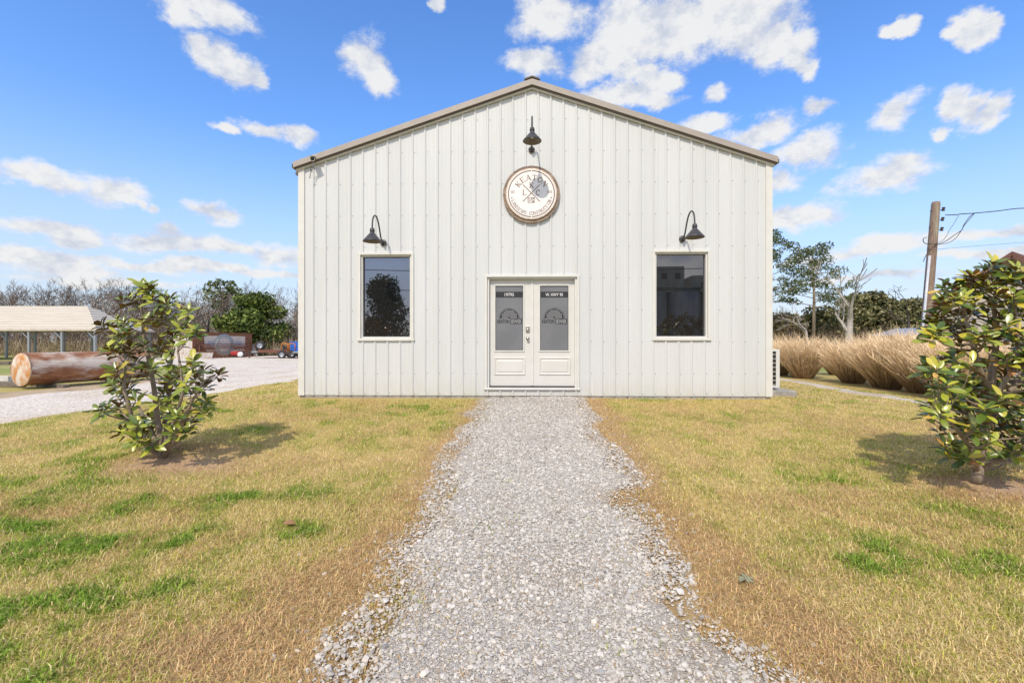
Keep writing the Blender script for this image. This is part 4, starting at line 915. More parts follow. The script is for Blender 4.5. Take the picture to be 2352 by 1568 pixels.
def magnolia(name, label, base, tips, stems, ofs, scl, extra, lmat, llen, seed, spread, perros, dense=.0):
    """tips and stems are outlines read off the photo, given depth round the trunk here"""
    r = random.Random(seed); D0 = base.y
    root = empty(name, base); tag(root, label, 'tree', 'young magnolias on the lawn')
    def to3(x, y, dep): q = P(*((ofs[0] + x / scl) / 1.27551, (ofs[1] + y / scl) / 1.27551), D0 + dep); return q - base
    SP = []
    for (pts, rad, dps) in stems: SP.append(([to3(x, y, dp) for (x, y), dp in zip(pts, dps)], rad))
    m = MB()
    for pl, rad in SP:
        # smooth the stem a little
        q = [];
        for i in range(len(pl) - 1):
            for t in (0, .5): q.append(pl[i].lerp(pl[i + 1], t) + Vector((r.uniform(-1, 1), r.uniform(-1, 1), 0)) * (.008 if t else 0))
        q.append(pl[-1]); m.tube(q, [rad[0] + (rad[1] - rad[0]) * i / (len(q) - 1) for i in range(len(q))], 9)
    TT = []
    allt = list(tips) + list(extra)
    allt += [(x + r.uniform(-45, 45), y + r.uniform(-10, 55)) for (x, y) in allt if r.random() < dense]
    zmax = max(to3(x, y, 0).z for x, y in allt)
    for (x, y) in allt:
        p0 = to3(x, y, 0); hfrac = p0.z / zmax; half = spread * (1 - .75 * max(0, hfrac - .45) / .55) * (.45 + .55 * min(1, hfrac / .25))
        TT.append(to3(x, y, r.uniform(-half, half)))
    brs = []
    for t in TT:
        best = None
        for pl, rad in SP:
            for i in range(len(pl) - 1):
                for k in range(6):
                    f = k / 6; q = pl[i].lerp(pl[i + 1], f)
                    if q.z > t.z - .05: continue
                    dd = (q - t).length + max(0, .12 - (t.z - q.z)) * 2; rr = rad[0] + (rad[1] - rad[0]) * (i + f) / (len(pl) - 1)
                    if best is None or dd < best[0]: best = (dd, q, rr)
        if best is None: best = (0, Vector((0, 0, .12)), .02)
        q = best[1]; d = t - q; mid_ = q.lerp(t, .5) + Vector((d.x * .12, d.y * .12, -.10 * d.length)); r0 = min(best[2] * .6, .012)
        m.tube([q, q.lerp(mid_, .6), mid_.lerp(t, .35), t], [r0, r0 * .8, r0 * .6, .004], 5); brs.append((t, (t - mid_).normalized()))
    m.build('trunk', M['bark'], root)
    meshes = []
    for i, (V, F, mi) in enumerate(LEAVES):
        b = MB(); 
        for f, k in zip(F, mi): b.F.append(list(f)); b.M.append(k); b.S.append(True)
        b.V = list(V); me = b.mesh('leaf', [lmat, LU]); meshes.append(me)
    lv = []
    for (t, d) in brs:
        ax = (d * .45 + Vector((-.06, -.42, .9)) + Vector((t.x, t.y, 0)) * .2 + Vector((r.uniform(-.3, .3), r.uniform(-.3, .3), 0))).normalized()
        e1 = ax.orthogonal().normalized(); e2 = ax.cross(e1); n = r.randint(*perros); ph = r.uniform(0, 6.28)
        for k in range(n):
            a = ph + 2.399 * k; th = R(38 + 58 * (k + .5) / n) * r.uniform(.85, 1.15); rad = e1 * math.cos(a) + e2 * math.sin(a)
            l = (ax * math.cos(th) + rad * math.sin(th)).normalized(); nn = (ax * math.sin(th) - rad * math.cos(th)).normalized(); s_ = nn.cross(l).normalized()
            tw = r.uniform(-.45, .45); s2 = s_ * math.cos(tw) + nn * math.sin(tw); n2 = l.cross(s2)
            ln = llen * r.uniform(.7, 1.15) * (.8 + .2 * k / n)
            mt = Matrix((( l.x, s2.x, n2.x, 0), (l.y, s2.y, n2.y, 0), (l.z, s2.z, n2.z, 0), (0, 0, 0, 1)))
            pos = t - ax * .07 * (k / n) + l * .008
            lv.append((pos, mt, ln, r.randrange(len(meshes)), r.uniform(.85, 1.2)))
    lv.sort(key=lambda q: q[0].y)
    for i, (pos, mt, ln, k, wv) in enumerate(lv):
        if i < 300:
            o = bpy.data.objects.new('leaf', meshes[k]); col.objects.link(o); o.parent = root
            o.matrix_local = Matrix.Translation(pos) @ mt @ Matrix.Diagonal((ln, ln * wv, ln, 1))
    b = MB()
    for (pos, mt, ln, k, wv) in lv[300:]:
        X = Matrix.Translation(pos) @ mt @ Matrix.Diagonal((ln, ln * wv, ln, 1)); V, F, mi = LEAVES[k]; s = len(b.V)
        b.V += [tuple(X @ Vector(v)) for v in V]
        for f, q in zip(F, mi): b.F.append([i + s for i in f]); b.M.append(q); b.S.append(True)
    if b.V: tag(b.build('foliage', [lmat, LU], root), kind='stuff')
    return root
tipsL = [(470,90),(520,100),(390,200),(320,215),(560,200),(650,190),(700,200),(480,240),(620,260),(850,290),(780,285),(710,300),(570,330),(640,350),(280,365),(340,390),(480,380),(150,410),(215,420),(280,480),(370,470),(840,400),(780,440),(890,450),(690,430),(720,500),(840,490),(240,590),(380,590),(290,620),(500,570),(620,580),(740,560),(430,690),(660,690),(540,740),(270,760),(360,730),(480,800),(300,850),(880,680),(860,740),(960,760),(1090,790),(770,800),(700,840),(650,880),(250,890),(350,890),(900,840),(980,880),(760,920),(860,940),(640,950),(330,960),(430,1000),(700,1000),(200,1060),(140,1080),(280,1050),(980,1010),(1030,1060),(880,1040),(800,1080),(650,1100),(550,1140),(950,1080),(370,1150),(440,1200),(640,1200),(800,1190),(880,1170),(700,1260),(320,1250),(480,1270),(840,1240),(540,1340),(640,1320),(430,1310),(400,1230),(560,1230),(740,1130),(820,870),(600,1010)]
stemsL = [([(635,1480),(620,1300),(590,1080),(545,760),(490,480),(470,280),(480,120)], (.034, .008), (0, 0, .02, .05, .05, .03, 0)),
          ([(645,1470),(670,1250),(690,1080),(690,850),(720,650),(610,520),(610,300)], (.030, .008), (0, .05, .15, .22, .25, .2, .1)),
          ([(625,1470),(480,1330),(400,1160),(330,900),(350,700),(300,520)], (.026, .007), (0, -.1, -.2, -.3, -.25, -.1)),
          ([(655,1470),(760,1260),(880,1000),(960,860),(1060,800)], (.024, .007), (0, -.08, -.2, -.2, -.1)),
          ([(640,1470),(560,1260),(450,1060),(300,1060),(180,1075)], (.022, .006), (0, .15, .3, .3, .2)),
          ([(650,1470),(720,1200),(800,950),(760,620),(800,400)], (.022, .006), (0, -.15, -.25, -.15, 0))]
magnolia('magnolia_tree', 'young magnolia with a bare leader on the lawn left of the building', TR1, tipsL, stemsL, (240, 800), 2.704, [], LT, .132, 3, .5, (9, 13), .18)
tipsR = [(700,80),(640,105),(760,105),(850,110),(560,150),(620,170),(700,170),(800,180),(880,200),(420,220),(370,230),(480,230),(540,240),(620,250),(720,270),(830,280),(440,290),(350,320),(500,300),(580,320),(680,330),(780,330),(870,350),(400,370),(300,400),(350,420),(460,400),(560,390),(650,400),(740,420),(840,400),(300,470),(400,480),(470,470),(330,510),(430,520),(520,520),(600,530),(700,500),(760,530),(860,510),(650,570),(470,600),(370,700),(300,720),(260,750),(430,690),(330,760),(280,800),(560,720),(700,700),(780,690),(850,720),(640,740),(780,770),(440,800),(530,830),(380,860),(620,860),(340,890),(430,890),(520,900),(700,870),(800,840),(870,880),(290,1000),(360,970),(450,980),(260,1040),(350,1050),(550,940),(620,930),(720,950),(820,960),(480,1040),(560,1040),(650,1020),(740,1030),(830,1020),(420,1100),(520,1110),(600,1100),(690,1100),(780,1090),(870,1090),(350,1150),(470,1160),(560,1170),(640,1170),(740,1150),(830,1150),(430,1250),(380,1255),(520,1230),(600,1240),(680,1240),(780,1230),(880,1240),(450,1300),(560,1340),(820,1300)]
rx = random.Random(9); extraR = [(rx.uniform(900, 1230 - 250 * abs(t - .5)), 120 + 1180 * t) for t in [rx.random() for _ in range(48)]]
stemsR = [([(585,1505),(595,1400),(620,1250),(655,1080),(670,930),(610,780),(570,640),(520,440),(470,300)], (.044, .010), (0, 0, 0, 0, 0, -.05, -.1, -.1, 0)),
          ([(670,940),(690,760),(720,560),(700,380),(700,130)], (.034, .009), (0, .05, .1, .05, 0)),
          ([(600,1430),(760,1330),(880,1230),(1040,1100),(1100,900)], (.026, .008), (0, -.1, -.15, -.1, 0)),
          ([(590,1440),(520,1240),(430,1130),(340,1050)], (.024, .007), (0, -.15, -.25, -.25)),
          ([(640,1150),(780,950),(900,760),(980,560),(960,300)], (.030, .008), (0, .1, .15, .15, .1)),
          ([(640,1120),(540,960),(420,860),(330,760)], (.022, .006), (0, .15, .25, .2)),
          ([(640,1120),(700,980),(800,800),(860,640),(830,300)], (.024, .007), (0, -.2, -.3, -.25, -.1))]
magnolia('magnolia_tree', 'dense young magnolia with yellowing leaves at the right edge of the lawn', TR2, tipsR, stemsR, (2600, 740), 2.24, extraR, LT2, .128, 4, .55, (10, 13), .25)

# one fallen leaf and a small weed rosette on the lawn
g = G(650, 1220); V, F, mi = LEAVES[3]; b = MB(); b.V = list(V); b.F = [list(f) for f in F]; b.M = [0] * len(F); b.S = [True] * len(F)
o = b.build('fallen_leaf', mat('dead_leaf', (.50, .26, .12), (.40, .2, .09), 6, .6)); o.location = g + Vector((0, 0, .055)); o.scale = (.15, .15, .15); o.rotation_euler = (.35, .1, 1.0); tag(o, 'dry orange leaf lying on the lawn left of the path', 'leaf')
g = G(1712, 1337); wr = empty('weed', g); tag(wr, 'flat grey green weed rosette in brown grass right of the path', 'weed')
WM = mat('weed_leaf', (.22, .28, .13), (.30, .25, .18), 12, .7)
for k in range(8):
    b = MB(); V, F, mi = LEAVES[k % 5]; b.V = list(V); b.F = [list(f) for f in F]; b.M = [0] * len(F); b.S = [True] * len(F)
    o = b.build('leaf', WM, wr); o.location = (0, 0, .022); s = random.uniform(.04, .068); o.scale = (s, s * .9, s); o.rotation_euler = (random.uniform(-.2, .2), random.uniform(-.25, .1), k * .785 + random.uniform(-.3, .3))

# ================================================================== other vegetation
def seg_mesh(name, P0, P1, R0, R1, n, mt):
    P0 = np.array(P0, float); P1 = np.array(P1, float); R0 = np.array(R0)[:, None]; R1 = np.array(R1)[:, None]; d = P1 - P0; d /= np.linalg.norm(d, axis=1)[:, None] + 1e-9
    up = np.where(np.abs(d[:, 2:3]) < .9, np.array([[0, 0, 1.]]), np.array([[1., 0, 0]])); sx = np.cross(d, up); sx /= np.linalg.norm(sx, axis=1)[:, None]; sy = np.cross(d, sx)
    ring = [(math.cos(2 * math.pi * k / n), math.sin(2 * math.pi * k / n)) for k in range(n)]
    V = np.stack([P0 + (sx * c + sy * s) * R0 for c, s in ring] + [P1 + (sx * c + sy * s) * R1 for c, s in ring], 1); m_ = len(P0)
    o = (np.arange(m_) * 2 * n)[:, None]; F = np.concatenate([np.concatenate([o + k, o + (k + 1) % n, o + n + (k + 1) % n, o + n + k], 1) for k in range(n)])
    return np_mesh(name, V.reshape(-1, 3), F, mt, smooth=True)
def grow(seed, H, trunk, r0, levels, split, ang, shrink, trop, jit=.18, bare=0.25, steps=4, minr=.012):
    """recursive limbs; returns trunk segments and fine segments"""
    r = random.Random(seed); S = []
    def limb(p, d, ln, rad, lv):
        n = steps if lv < levels - 1 else 3; q = p; dd = d.copy()
        for i in range(n):
            dd = (dd + Vector((r.gauss(0, jit * (.4 if lv == 0 else 1)), r.gauss(0, jit * (.4 if lv == 0 else 1)), r.gauss(0, jit) * .6 + trop))).normalized(); nq = q + dd * (ln / n); ra = rad * (1 - .55 * i / n); rb = rad * (1 - .55 * (i + 1) / n)
            S.append((q, nq, max(ra, minr), max(rb, minr), lv)); 
            if lv < levels - 1 and i / n >= (bare if lv == 0 else .15):
                for _ in range(r.choice(split)):
                    a = R(r.uniform(*ang)); e = dd.orthogonal().normalized(); e.rotate(Matrix.Rotation(r.uniform(0, 6.28), 3, dd)); nd = (dd * math.cos(a) + e * math.sin(a)).normalized()
                    limb(nq, nd, ln * shrink * r.uniform(.7, 1.2), rb * r.uniform(.5, .75), lv + 1)
            q = nq
    limb(Vector((0, 0, -.1)), Vector((r.uniform(-.08, .08), r.uniform(-.08, .08), 1)).normalized(), trunk, r0, 0)
    top = max(s[1].z for s in S); f = H / top
    return [(a * f, b * f, ra, rb, lv) for (a, b, ra, rb, lv) in S]
def bare_variant(seed, H, mt, **kw):
    S = grow(seed, H, **kw); t = [s for s in S if s[4] <= 1]; c = [s for s in S if s[4] > 1]
    mk = lambda q, nm, n: seg_mesh(nm, [s[0] for s in q], [s[1] for s in q], [s[2] for s in q], [s[3] for s in q], n, mt)
    return mk(t, 'trunk', 6), mk(c, 'crown', 3)
def put_tree(name, var, loc, rz, sc3, label, cat, group=None):
    o = empty(name, loc, rz); o.scale = sc3; tag(o, label, cat, group)
    link('trunk', var[0], o); link('crown', var[1], o); return o
BT = [bare_variant(100 + i, 9.5, M['twig'] if i % 2 else M['twig2'], trunk=6.0, r0=.15, levels=5, split=(1, 1, 2, 2), ang=(20, 48), shrink=.55, trop=.05, jit=.10, bare=.3, minr=.012) for i in range(5)]
print('bare', [len(v[1].polygons) for v in BT])
# bare trees beyond the yard
rt = random.Random(21); nb_ = 0
LBL = 'grey leafless tree in the bare thicket beyond the yard on the left'
for i in range(62):
    D = rt.uniform(50, 68); u = -1.22 + .80 * (i + rt.uniform(-.3, .3)) / 62; top = np.interp(u, [-1.2, -1.05, -.9, -.72, -.6, -.52, -.42], [.118, .124, .132, .100, .125, .112, .122]) * rt.uniform(.85, 1.12)
    h = (1.45 + top * D) / 9.5; w = h * rt.uniform(.9, 1.35)
    put_tree('bare_tree', BT[i % 5], (u * D, D, .05), rt.uniform(0, 6.28), (w, w, h), LBL, 'tree', 'bare trees beyond the yard')
# low tangled thicket under them: one mass
def thicket(name, label, n, fx, hlo, hhi, wid, c1, c2, seed, lean=.5):
    r = np.random.default_rng(seed); x, y, hs = fx(r, n); z = 0 * x + .02; a = r.uniform(0, 2 * np.pi, n); l = r.uniform(0, lean, n) ; h = r.uniform(hlo, hhi, n) * hs
    p0 = np.stack([x, y, z + h * r.uniform(0, .5, n)], 1); d = np.stack([np.cos(a) * np.sin(l), np.sin(a) * np.sin(l), np.cos(l)], 1) * h[:, None]
    b2 = a + r.uniform(-1.5, 1.5, n); mid_ = p0 + d * .55; tip = mid_ + d * .5 + np.stack([np.cos(b2), np.sin(b2), r.uniform(-.5, .2, n)], 1) * (h * .22)[:, None]
    s = np.stack([np.cos(a + 1.57), np.sin(a + 1.57), 0 * a], 1); s[:, 1] *= .4; s = s * (wid * r.uniform(.5, 1.4, n))[:, None]
    V = np.stack([p0 - s, p0 + s, mid_ + s * .8, mid_ - s * .8, tip], 1).reshape(-1, 3); o = np.arange(n) * 5
    F = np.concatenate([np.stack([o, o + 1, o + 2], 1), np.stack([o, o + 2, o + 3], 1), np.stack([o + 3, o + 2, o + 4], 1)])
    t = r.uniform(0, 1, n)[:, None] ** 1.3; C = np.array(c1) * (1 - t) + np.array(c2) * t; C *= r.uniform(.6, 1.25, n)[:, None]
    return tag(link(name, np_mesh(name, V, F, M['drygrass'], {'Col': np.repeat(C, 5, 0)})), label, 'thicket', kind='stuff')
def shrub_mass(name, label, n, fx, seed, cols):
    """many leafless shrubs, too tangled to tell apart: one mass"""
    VS = []
    for k in range(4):
        S = grow(300 + k, 1.0, trunk=.62, r0=.022, levels=4, split=(1, 2, 2), ang=(18, 60), shrink=.62, trop=.03, jit=.2, bare=.0, minr=.0035, steps=3)
        A = np.array([s_[0] for s_ in S]); B = np.array([s_[1] for s_ in S]); ra = np.array([s_[2] for s_ in S]); d = B - A; sx = np.cross(d, np.random.default_rng(k).normal(size=d.shape)); sx /= np.linalg.norm(sx, axis=1)[:, None] + 1e-9
        VS.append(np.stack([A - sx * ra[:, None], A + sx * ra[:, None], B + sx * ra[:, None] * .6, B - sx * ra[:, None] * .6], 1))
    r = np.random.default_rng(seed); x, y, h = fx(r, n); Vo = []; Co = []
    for i in range(n):
        v = VS[i % 4]; a = r.uniform(0, 6.28); w = h[i] * r.uniform(.7, 1.15); q = v.copy(); q[:, :, 0] = (v[:, :, 0] * math.cos(a) - v[:, :, 1] * math.sin(a)) * w + x[i]; q[:, :, 1] = (v[:, :, 0] * math.sin(a) + v[:, :, 1] * math.cos(a)) * w + y[i]; q[:, :, 2] = v[:, :, 2] * h[i]
        t = r.uniform(0, 1); c = (np.array(cols[0]) * (1 - t) + np.array(cols[1]) * t) * r.uniform(.75, 1.2); Vo.append(q.reshape(-1, 3)); Co.append(np.tile(c, (len(v) * 4, 1)) * r.uniform(.8, 1.2, (len(v) * 4, 1)))
    V = np.concatenate(Vo); F = np.arange(len(V)).reshape(-1, 4); print(name, len(F))
    return tag(link(name, np_mesh(name, V, F, M['drygrass'], {'Col': np.concatenate(Co)})), label, 'thicket', kind='stuff')
def left_band(r, n):
    D = r.uniform(47, 66, n); u = r.uniform(-1.3, -.36, n); return u * D, D, r.uniform(3.0, 6.8, n) * (.7 + .6 * vnoise(u * 12, D * .05, 5))
shrub_mass('thicket', 'tangle of leafless brown undergrowth beyond the yard', 480, left_band, 31, ((.17, .135, .11), (.33, .255, .19)))
def left_weeds(r, n):
    D = r.uniform(44.5, 48, n); u = r.uniform(-1.3, -.36, n); return u * D, D, .6 + .9 * vnoise(u * 14, D * .05, 5)
thicket('dry_weeds', 'dry brown weeds along the foot of the thicket on the left', 7000, left_weeds, .4, 1.5, .02, (.26, .20, .13), (.42, .33, .2), 31, .8)

def crown_cards(clumps, per, size, cols, seed, flat=1.0):
    """leaf cards scattered through clumps (centre, rx, ry, rz)"""
    r = np.random.default_rng(seed); Vs = []; Cs = []
    for (c, rx_, ry_, rz_) in clumps:
        n = int(per * (rx_ * ry_ * rz_) ** .67) + 8; d = r.normal(size=(n, 3)); d /= np.linalg.norm(d, axis=1)[:, None]; q = r.uniform(.35, 1.0, n) ** .5
        p = np.array(c) + d * q[:, None] * np.array([rx_, ry_, rz_]) * r.uniform(.85, 1.15, (n, 1))
        a = r.normal(size=(n, 3)); a /= np.linalg.norm(a, axis=1)[:, None]; b = np.cross(a, r.normal(size=(n, 3))); b /= np.linalg.norm(b, axis=1)[:, None]
        b[:, 2] *= flat; s = size * r.uniform(.6, 1.3, (n, 1)); Vs.append(np.stack([p - a * s, p - b * s * .5, p + a * s, p + b * s * .5], 1))
        t = r.uniform(0, 1, n); k = np.array(cols); i0 = np.minimum((t * (len(k) - 1)).astype(int), len(k) - 2); f = (t * (len(k) - 1) - i0)[:, None]
        Cs.append((k[i0] * (1 - f) + k[i0 + 1] * f) * r.uniform(.75, 1.25) * r.uniform(.8, 1.2, (n, 1)))
    V = np.concatenate(Vs); C = np.concatenate(Cs); n = len(V); F = np.arange(n * 4).reshape(n, 4)
    return np_mesh('crown', V.reshape(-1, 3), F, M['leafc'], {'Col': np.repeat(C, 4, 0)})
def leafy(name, loc, H, Wd, label, cat, seed, cols, nclump=26, size=.16, per=150, low=.12, trunk_r=.14, group=None, shape='round', tmat='bark'):
    r = random.Random(seed); cl = []; m = MB()
    for i in range(nclump):
        t = r.uniform(low, 1.0); wfrac = {'round': math.sqrt(max(.05, 1 - ((t - .5) / .56) ** 2)), 'cone': 1.1 - .85 * t, 'top': .35 + .9 * t * (1 - .55 * max(0, t - .75) / .25)}[shape]
        a = r.uniform(0, 6.28); q = r.uniform(.2, .85) * wfrac * Wd / 2; cr_ = r.uniform(.16, .30) * Wd * .6
        c = (math.cos(a) * q, math.sin(a) * q, H * (low * .6 + (1 - low * .6) * t) - cr_ * .3); cl.append((c, cr_, cr_, cr_ * .75)); m.tube([(0, 0, c[2] * .55), (c[0] * .4, c[1] * .4, c[2] * .75), c], [trunk_r * .4, trunk_r * .25, .02], 5)
    m.tube([(0, 0, -.1), (.05, 0, H * .4), (0, .05, H * .9)], [trunk_r, trunk_r * .75, trunk_r * .2], 8)
    o = empty(name, loc, r.uniform(0, 6.28)); tag(o, label, cat, group); m.build('trunk', M[tmat], o); link('crown', crown_cards(cl, per, size, cols, seed), o); return o
GD = [(.035, .065, .014), (.075, .12, .022), (.15, .19, .035), (.26, .30, .06)]
# broadleaf evergreen behind the rusty box
leafy('evergreen_tree', P(578, 815, 47) * 1.0 + Vector((0, 0, -.4)), 6.4, 7.0, 'round glossy evergreen tree behind the rusty steel box', 'tree', 51, GD, 80, .20, 240, .05)
leafy('evergreen_tree', P(512, 810, 50) + Vector((0, 0, -.3)), 8.2, 4.6, 'tall narrow evergreen beside the round glossy one', 'tree', 52, [(.05, .075, .02), (.10, .125, .03), (.18, .19, .06)], 18, .17, 160, .5)

# right-hand background: pines, dead trees, dark evergreens
def pine(loc, H, Wd, label, seed):
    r = random.Random(seed); m = MB(); cl = []; m.tube([(0, 0, -.1), (.1, 0, H * .5), (.0, .05, H * .97)], [.2, .14, .04], 8)
    for i in range(24):
        t = .42 + .58 * i / 23; a = i * 2.4 + r.uniform(-.4, .4); ln = Wd / 2 * (1.15 - .75 * ((t - .42) / .58) ** 1.6) * r.uniform(.6, 1.1); z = H * t; e = Vector((math.cos(a) * ln, math.sin(a) * ln, z + ln * .22)); m.tube([(0, 0, z - .1), e * .5 + Vector((0, 0, z * .5 - .05)), e], [.05, .035, .015], 5)
        for k in range(5):
            f = r.uniform(.4, 1.05); s = r.uniform(.30, .62) * (Wd / 6); cl.append(((e.x * f + r.uniform(-.45, .45), e.y * f + r.uniform(-.45, .45), z + ln * .22 * f + r.uniform(-.25, .45)), s, s, s * .72))
    o = empty('pine_tree', loc); tag(o, label, 'tree', 'pines behind the field'); m.build('trunk', M['bark'], o)
    link('crown', crown_cards(cl, 150, .13, [(.05, .08, .03), (.10, .135, .05), (.19, .21, .085)], seed), o)
pine(P(1868, 800, 52) + Vector((0, 0, 0)), 11.2, 7.4, 'tall pine with tiered crown standing behind the pale dead tree', 61)
pine(P(1765, 800, 50), 12.0, 6.6, 'pine half hidden behind the right corner of the white building', 62)
DT = bare_variant(221, 11.5, M['paletwig'], trunk=6.2, r0=.30, levels=4, split=(1, 2), ang=(18, 48), shrink=.62, trop=.10, jit=.10, bare=.25, minr=.028)
put_tree('dead_tree', DT, (.323 * 45, 1, 0), 0, (1, 1, 1), '', 'tree')
o = bpy.data.objects[[q.name for q in col.objects if q.name.startswith('dead_tree')][0]]
q = P(1952, 806, 45); o.location = (q.x, q.y, .03); o.scale = (1.4, 1.4, .87); o['label'] = 'large pale dead tree with bare upright limbs right of the pines'
DT2 = bare_variant(212, 6.5, M['paletwig'], trunk=3.4, r0=.17, levels=4, split=(1, 2), ang=(30, 60), shrink=.66, trop=.04, jit=.16, bare=.3, minr=.022)
q = P(1862, 806, 43); put_tree('dead_tree', DT2, (q.x, q.y, .03), 1.0, (1.1, 1.1, .85), 'smaller pale bare tree forking low in front of the tall pine', 'tree')
q = P(1822, 806, 46); put_tree('dead_tree', BT[1], (q.x, q.y, .03), 2.0, (.65, .65, .55), 'small grey bare tree next to the white building corner', 'tree')
DT3 = bare_variant(217, 9.5, M['darktwig'], trunk=6.0, r0=.22, levels=4, split=(1, 1, 2), ang=(25, 65), shrink=.5, trop=.03, jit=.16, bare=.45, minr=.026)
q = P(2085, 806, 50); put_tree('dead_tree', DT3, (q.x, q.y, .03), .7, (1, 1, .83), 'dark dead snag rising above the evergreens left of the utility pole', 'tree')
q = P(2345, 800, 44); put_tree('bare_tree', BT[2], (q.x, q.y, .03), .2, (1.25, 1.25, 1.12), 'grey bare tree above the cream building at the right edge', 'tree')
GE = [(.065, .075, .035), (.13, .135, .055), (.21, .20, .085), (.31, .27, .14)]
GO = [(.09, .085, .03), (.19, .155, .06), (.30, .24, .10)]
ev = [(1800,1.5,55,4.6,6.5,'olive green bush growing beside the building corner',GO),(1905,0,56,5.8,7,'dark evergreen directly behind the pale dead tree',GE),(1990,0,58,7.4,9,'broad dark evergreen right of the pale dead tree',GE),(2040,0,60,6.6,8,'rounded olive evergreen left of the dark snag',GO),
      (2085,0,55,6.4,7.5,'evergreen at the foot of the dark snag',GE),(2150,0,57,7.2,8,'yellowish evergreen behind the utility pole',[(.09,.09,.03),(.17,.16,.05),(.27,.24,.08)]),(2215,0,60,6.8,8,'evergreen seen between the pole and the cream building',GE),(1850,0,60,4.4,8,'low evergreen under the tall pine',GE)]
for i, (xd, _, D, h, w, lb, cs) in enumerate(ev):
    q = P(xd, 800, D); leafy('evergreen_tree', (q.x, q.y, 0), h, w, lb, 'tree', 70 + i, cs, 60, .25, 150, .04, group='evergreens behind the field')
def right_band(r, n):
    D = r.uniform(44, 56, n); u = r.uniform(.54, 1.3, n); return u * D, D, r.uniform(1.6, 3.8, n)
shrub_mass('thicket', 'brown leafless undergrowth below the evergreens on the right', 90, right_band, 33, ((.15, .11, .085), (.30, .22, .15)))

# dry ornamental grass clumps along the track
def reed(seed, n=2600, H=1.45, spread=43, base=.27):
    r = np.random.default_rng(seed); a = r.uniform(0, 2 * np.pi, n); q = base * np.sqrt(r.uniform(0, 1, n)); l = np.radians(spread) * (q / base) ** .7 * r.uniform(.6, 1.15, n); h = H * r.uniform(.50, 1.14, n)
    aa = a + r.uniform(-.5, .5, n); p0 = np.stack([np.cos(a) * q, np.sin(a) * q, 0 * q - .05], 1); d1 = np.stack([np.cos(aa) * np.sin(l * .75), np.sin(aa) * np.sin(l * .75), np.cos(l * .75)], 1); d2 = np.stack([np.cos(aa) * np.sin(l * .95), np.sin(aa) * np.sin(l * .95), np.cos(l * .95)], 1)
    m1 = p0 + d1 * (h * .5)[:, None]; m2 = m1 + d2 * (h * .38)[:, None]; j = r.normal(size=(n, 3)) * np.array([.2, .2, .11]); tip = m2 + d2 * (h * .2)[:, None] + j
    w = .0045 * r.uniform(.6, 1.5, n); b = r.uniform(0, 2 * np.pi, n); s = np.stack([np.cos(b), np.sin(b), 0 * b], 1) * w[:, None]
    V = np.stack([p0 - s, p0 + s, m1 + s, m1 - s, m2 + s * 1.3, m2 - s * 1.3, tip], 1).reshape(-1, 3); o = np.arange(n) * 7
    F = np.concatenate([np.stack([o, o + 1, o + 2], 1), np.stack([o, o + 2, o + 3], 1), np.stack([o + 3, o + 2, o + 4], 1), np.stack([o + 3, o + 4, o + 5], 1), np.stack([o + 5, o + 4, o + 6], 1)])
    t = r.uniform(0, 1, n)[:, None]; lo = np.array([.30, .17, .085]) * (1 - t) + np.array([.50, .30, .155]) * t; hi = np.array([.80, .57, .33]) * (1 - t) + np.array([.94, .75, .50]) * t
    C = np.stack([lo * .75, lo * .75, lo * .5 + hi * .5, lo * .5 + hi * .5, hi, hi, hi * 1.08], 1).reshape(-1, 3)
    return np_mesh('reed_clump', V, F, M['drygrass'], {'Col': C})
RV = [reed(80 + i) for i in range(4)]
rl = [((2283, 1098), 1.0, 'tan dry grass clump closest to the building wall'), ((2352, 1108), 1.08, 'tall tan dry grass clump just right of the air conditioner'), ((2500, 1122), .98, 'tan dry grass clump in the middle of the row along the track'), ((2600, 1138), 1.08, 'large tan dry grass clump left of the utility pole foot'),
      ((2712, 1152), 1.12, 'tan dry grass clump in front of the utility pole'), ((2660, 1125), 1.1, 'tan dry grass clump behind the front row by the pole'), ((2820, 1175), 1.0, 'tan dry grass clump half hidden behind the right magnolia'), ((2450, 1098), .8, 'short tan dry grass clump set back between the taller ones')]
for i, ((xf, yf), s, lb) in enumerate(rl):
    g = G(xf / 1.27551, yf / 1.27551); o = link('reed_clump', RV[i % 4]); o.location = g; o.scale = (s, s, s); o.rotation_euler = (R(2), R(-5 if i > 1 else -2), 0); tag(o, lb, 'dry grass', 'dry grass clumps along the track')

# ================================================================== the yard on the left
# rusty tank lying on timbers
A = Vector((-14.85, 13.75, 0)); ang = R(72); rad = .50; LNG = 3.5; zt = Ts(-14.8, 14.5) + .10
tk = empty('steel_tank', (A.x, A.y, zt + rad), ang); tag(tk, 'rusty cylindrical steel tank lying on timbers beside the gravel yard', 'tank')
TM = mat('tank_rust', (.25, .11, .065), (.40, .20, .11), 4, .88, bump=.25, bscale=20, c3=(.66, .58, .50), s3=1.7, lo3=.46, hi3=.62, stretch=(.5, 1, 1.5), spec=.2)
TE = mat('tank_end', (.55, .25, .09), (.62, .44, .28), 5, .8, c3=(.70, .64, .56), s3=2.4, lo3=.44, hi3=.60, stretch=(1, 1.1, .8), bump=.2, bscale=25, spec=.2)
m = MB()
for (x0_, x1_) in ((.02, 1.0), (1.02, 2.3), (2.32, LNG)): m.lathe([(rad, x0_), (rad, x1_)], (0, 0, 0), (1, 0, 0), 40)
for x0_ in (1.0, 2.3): m.lathe([(rad, x0_), (rad + .005, x0_ + .006), (rad + .005, x0_ + .014), (rad, x0_ + .02)], (0, 0, 0), (1, 0, 0), 40)
m.build('tank_shell', TM, tk)
m = MB(); m.lathe([(0, -.05), (rad * .5, -.035), (rad * .9, -.005), (rad, .0195)], (0, 0, 0), (1, 0, 0), 40); m.build('tank_end', TE, tk)
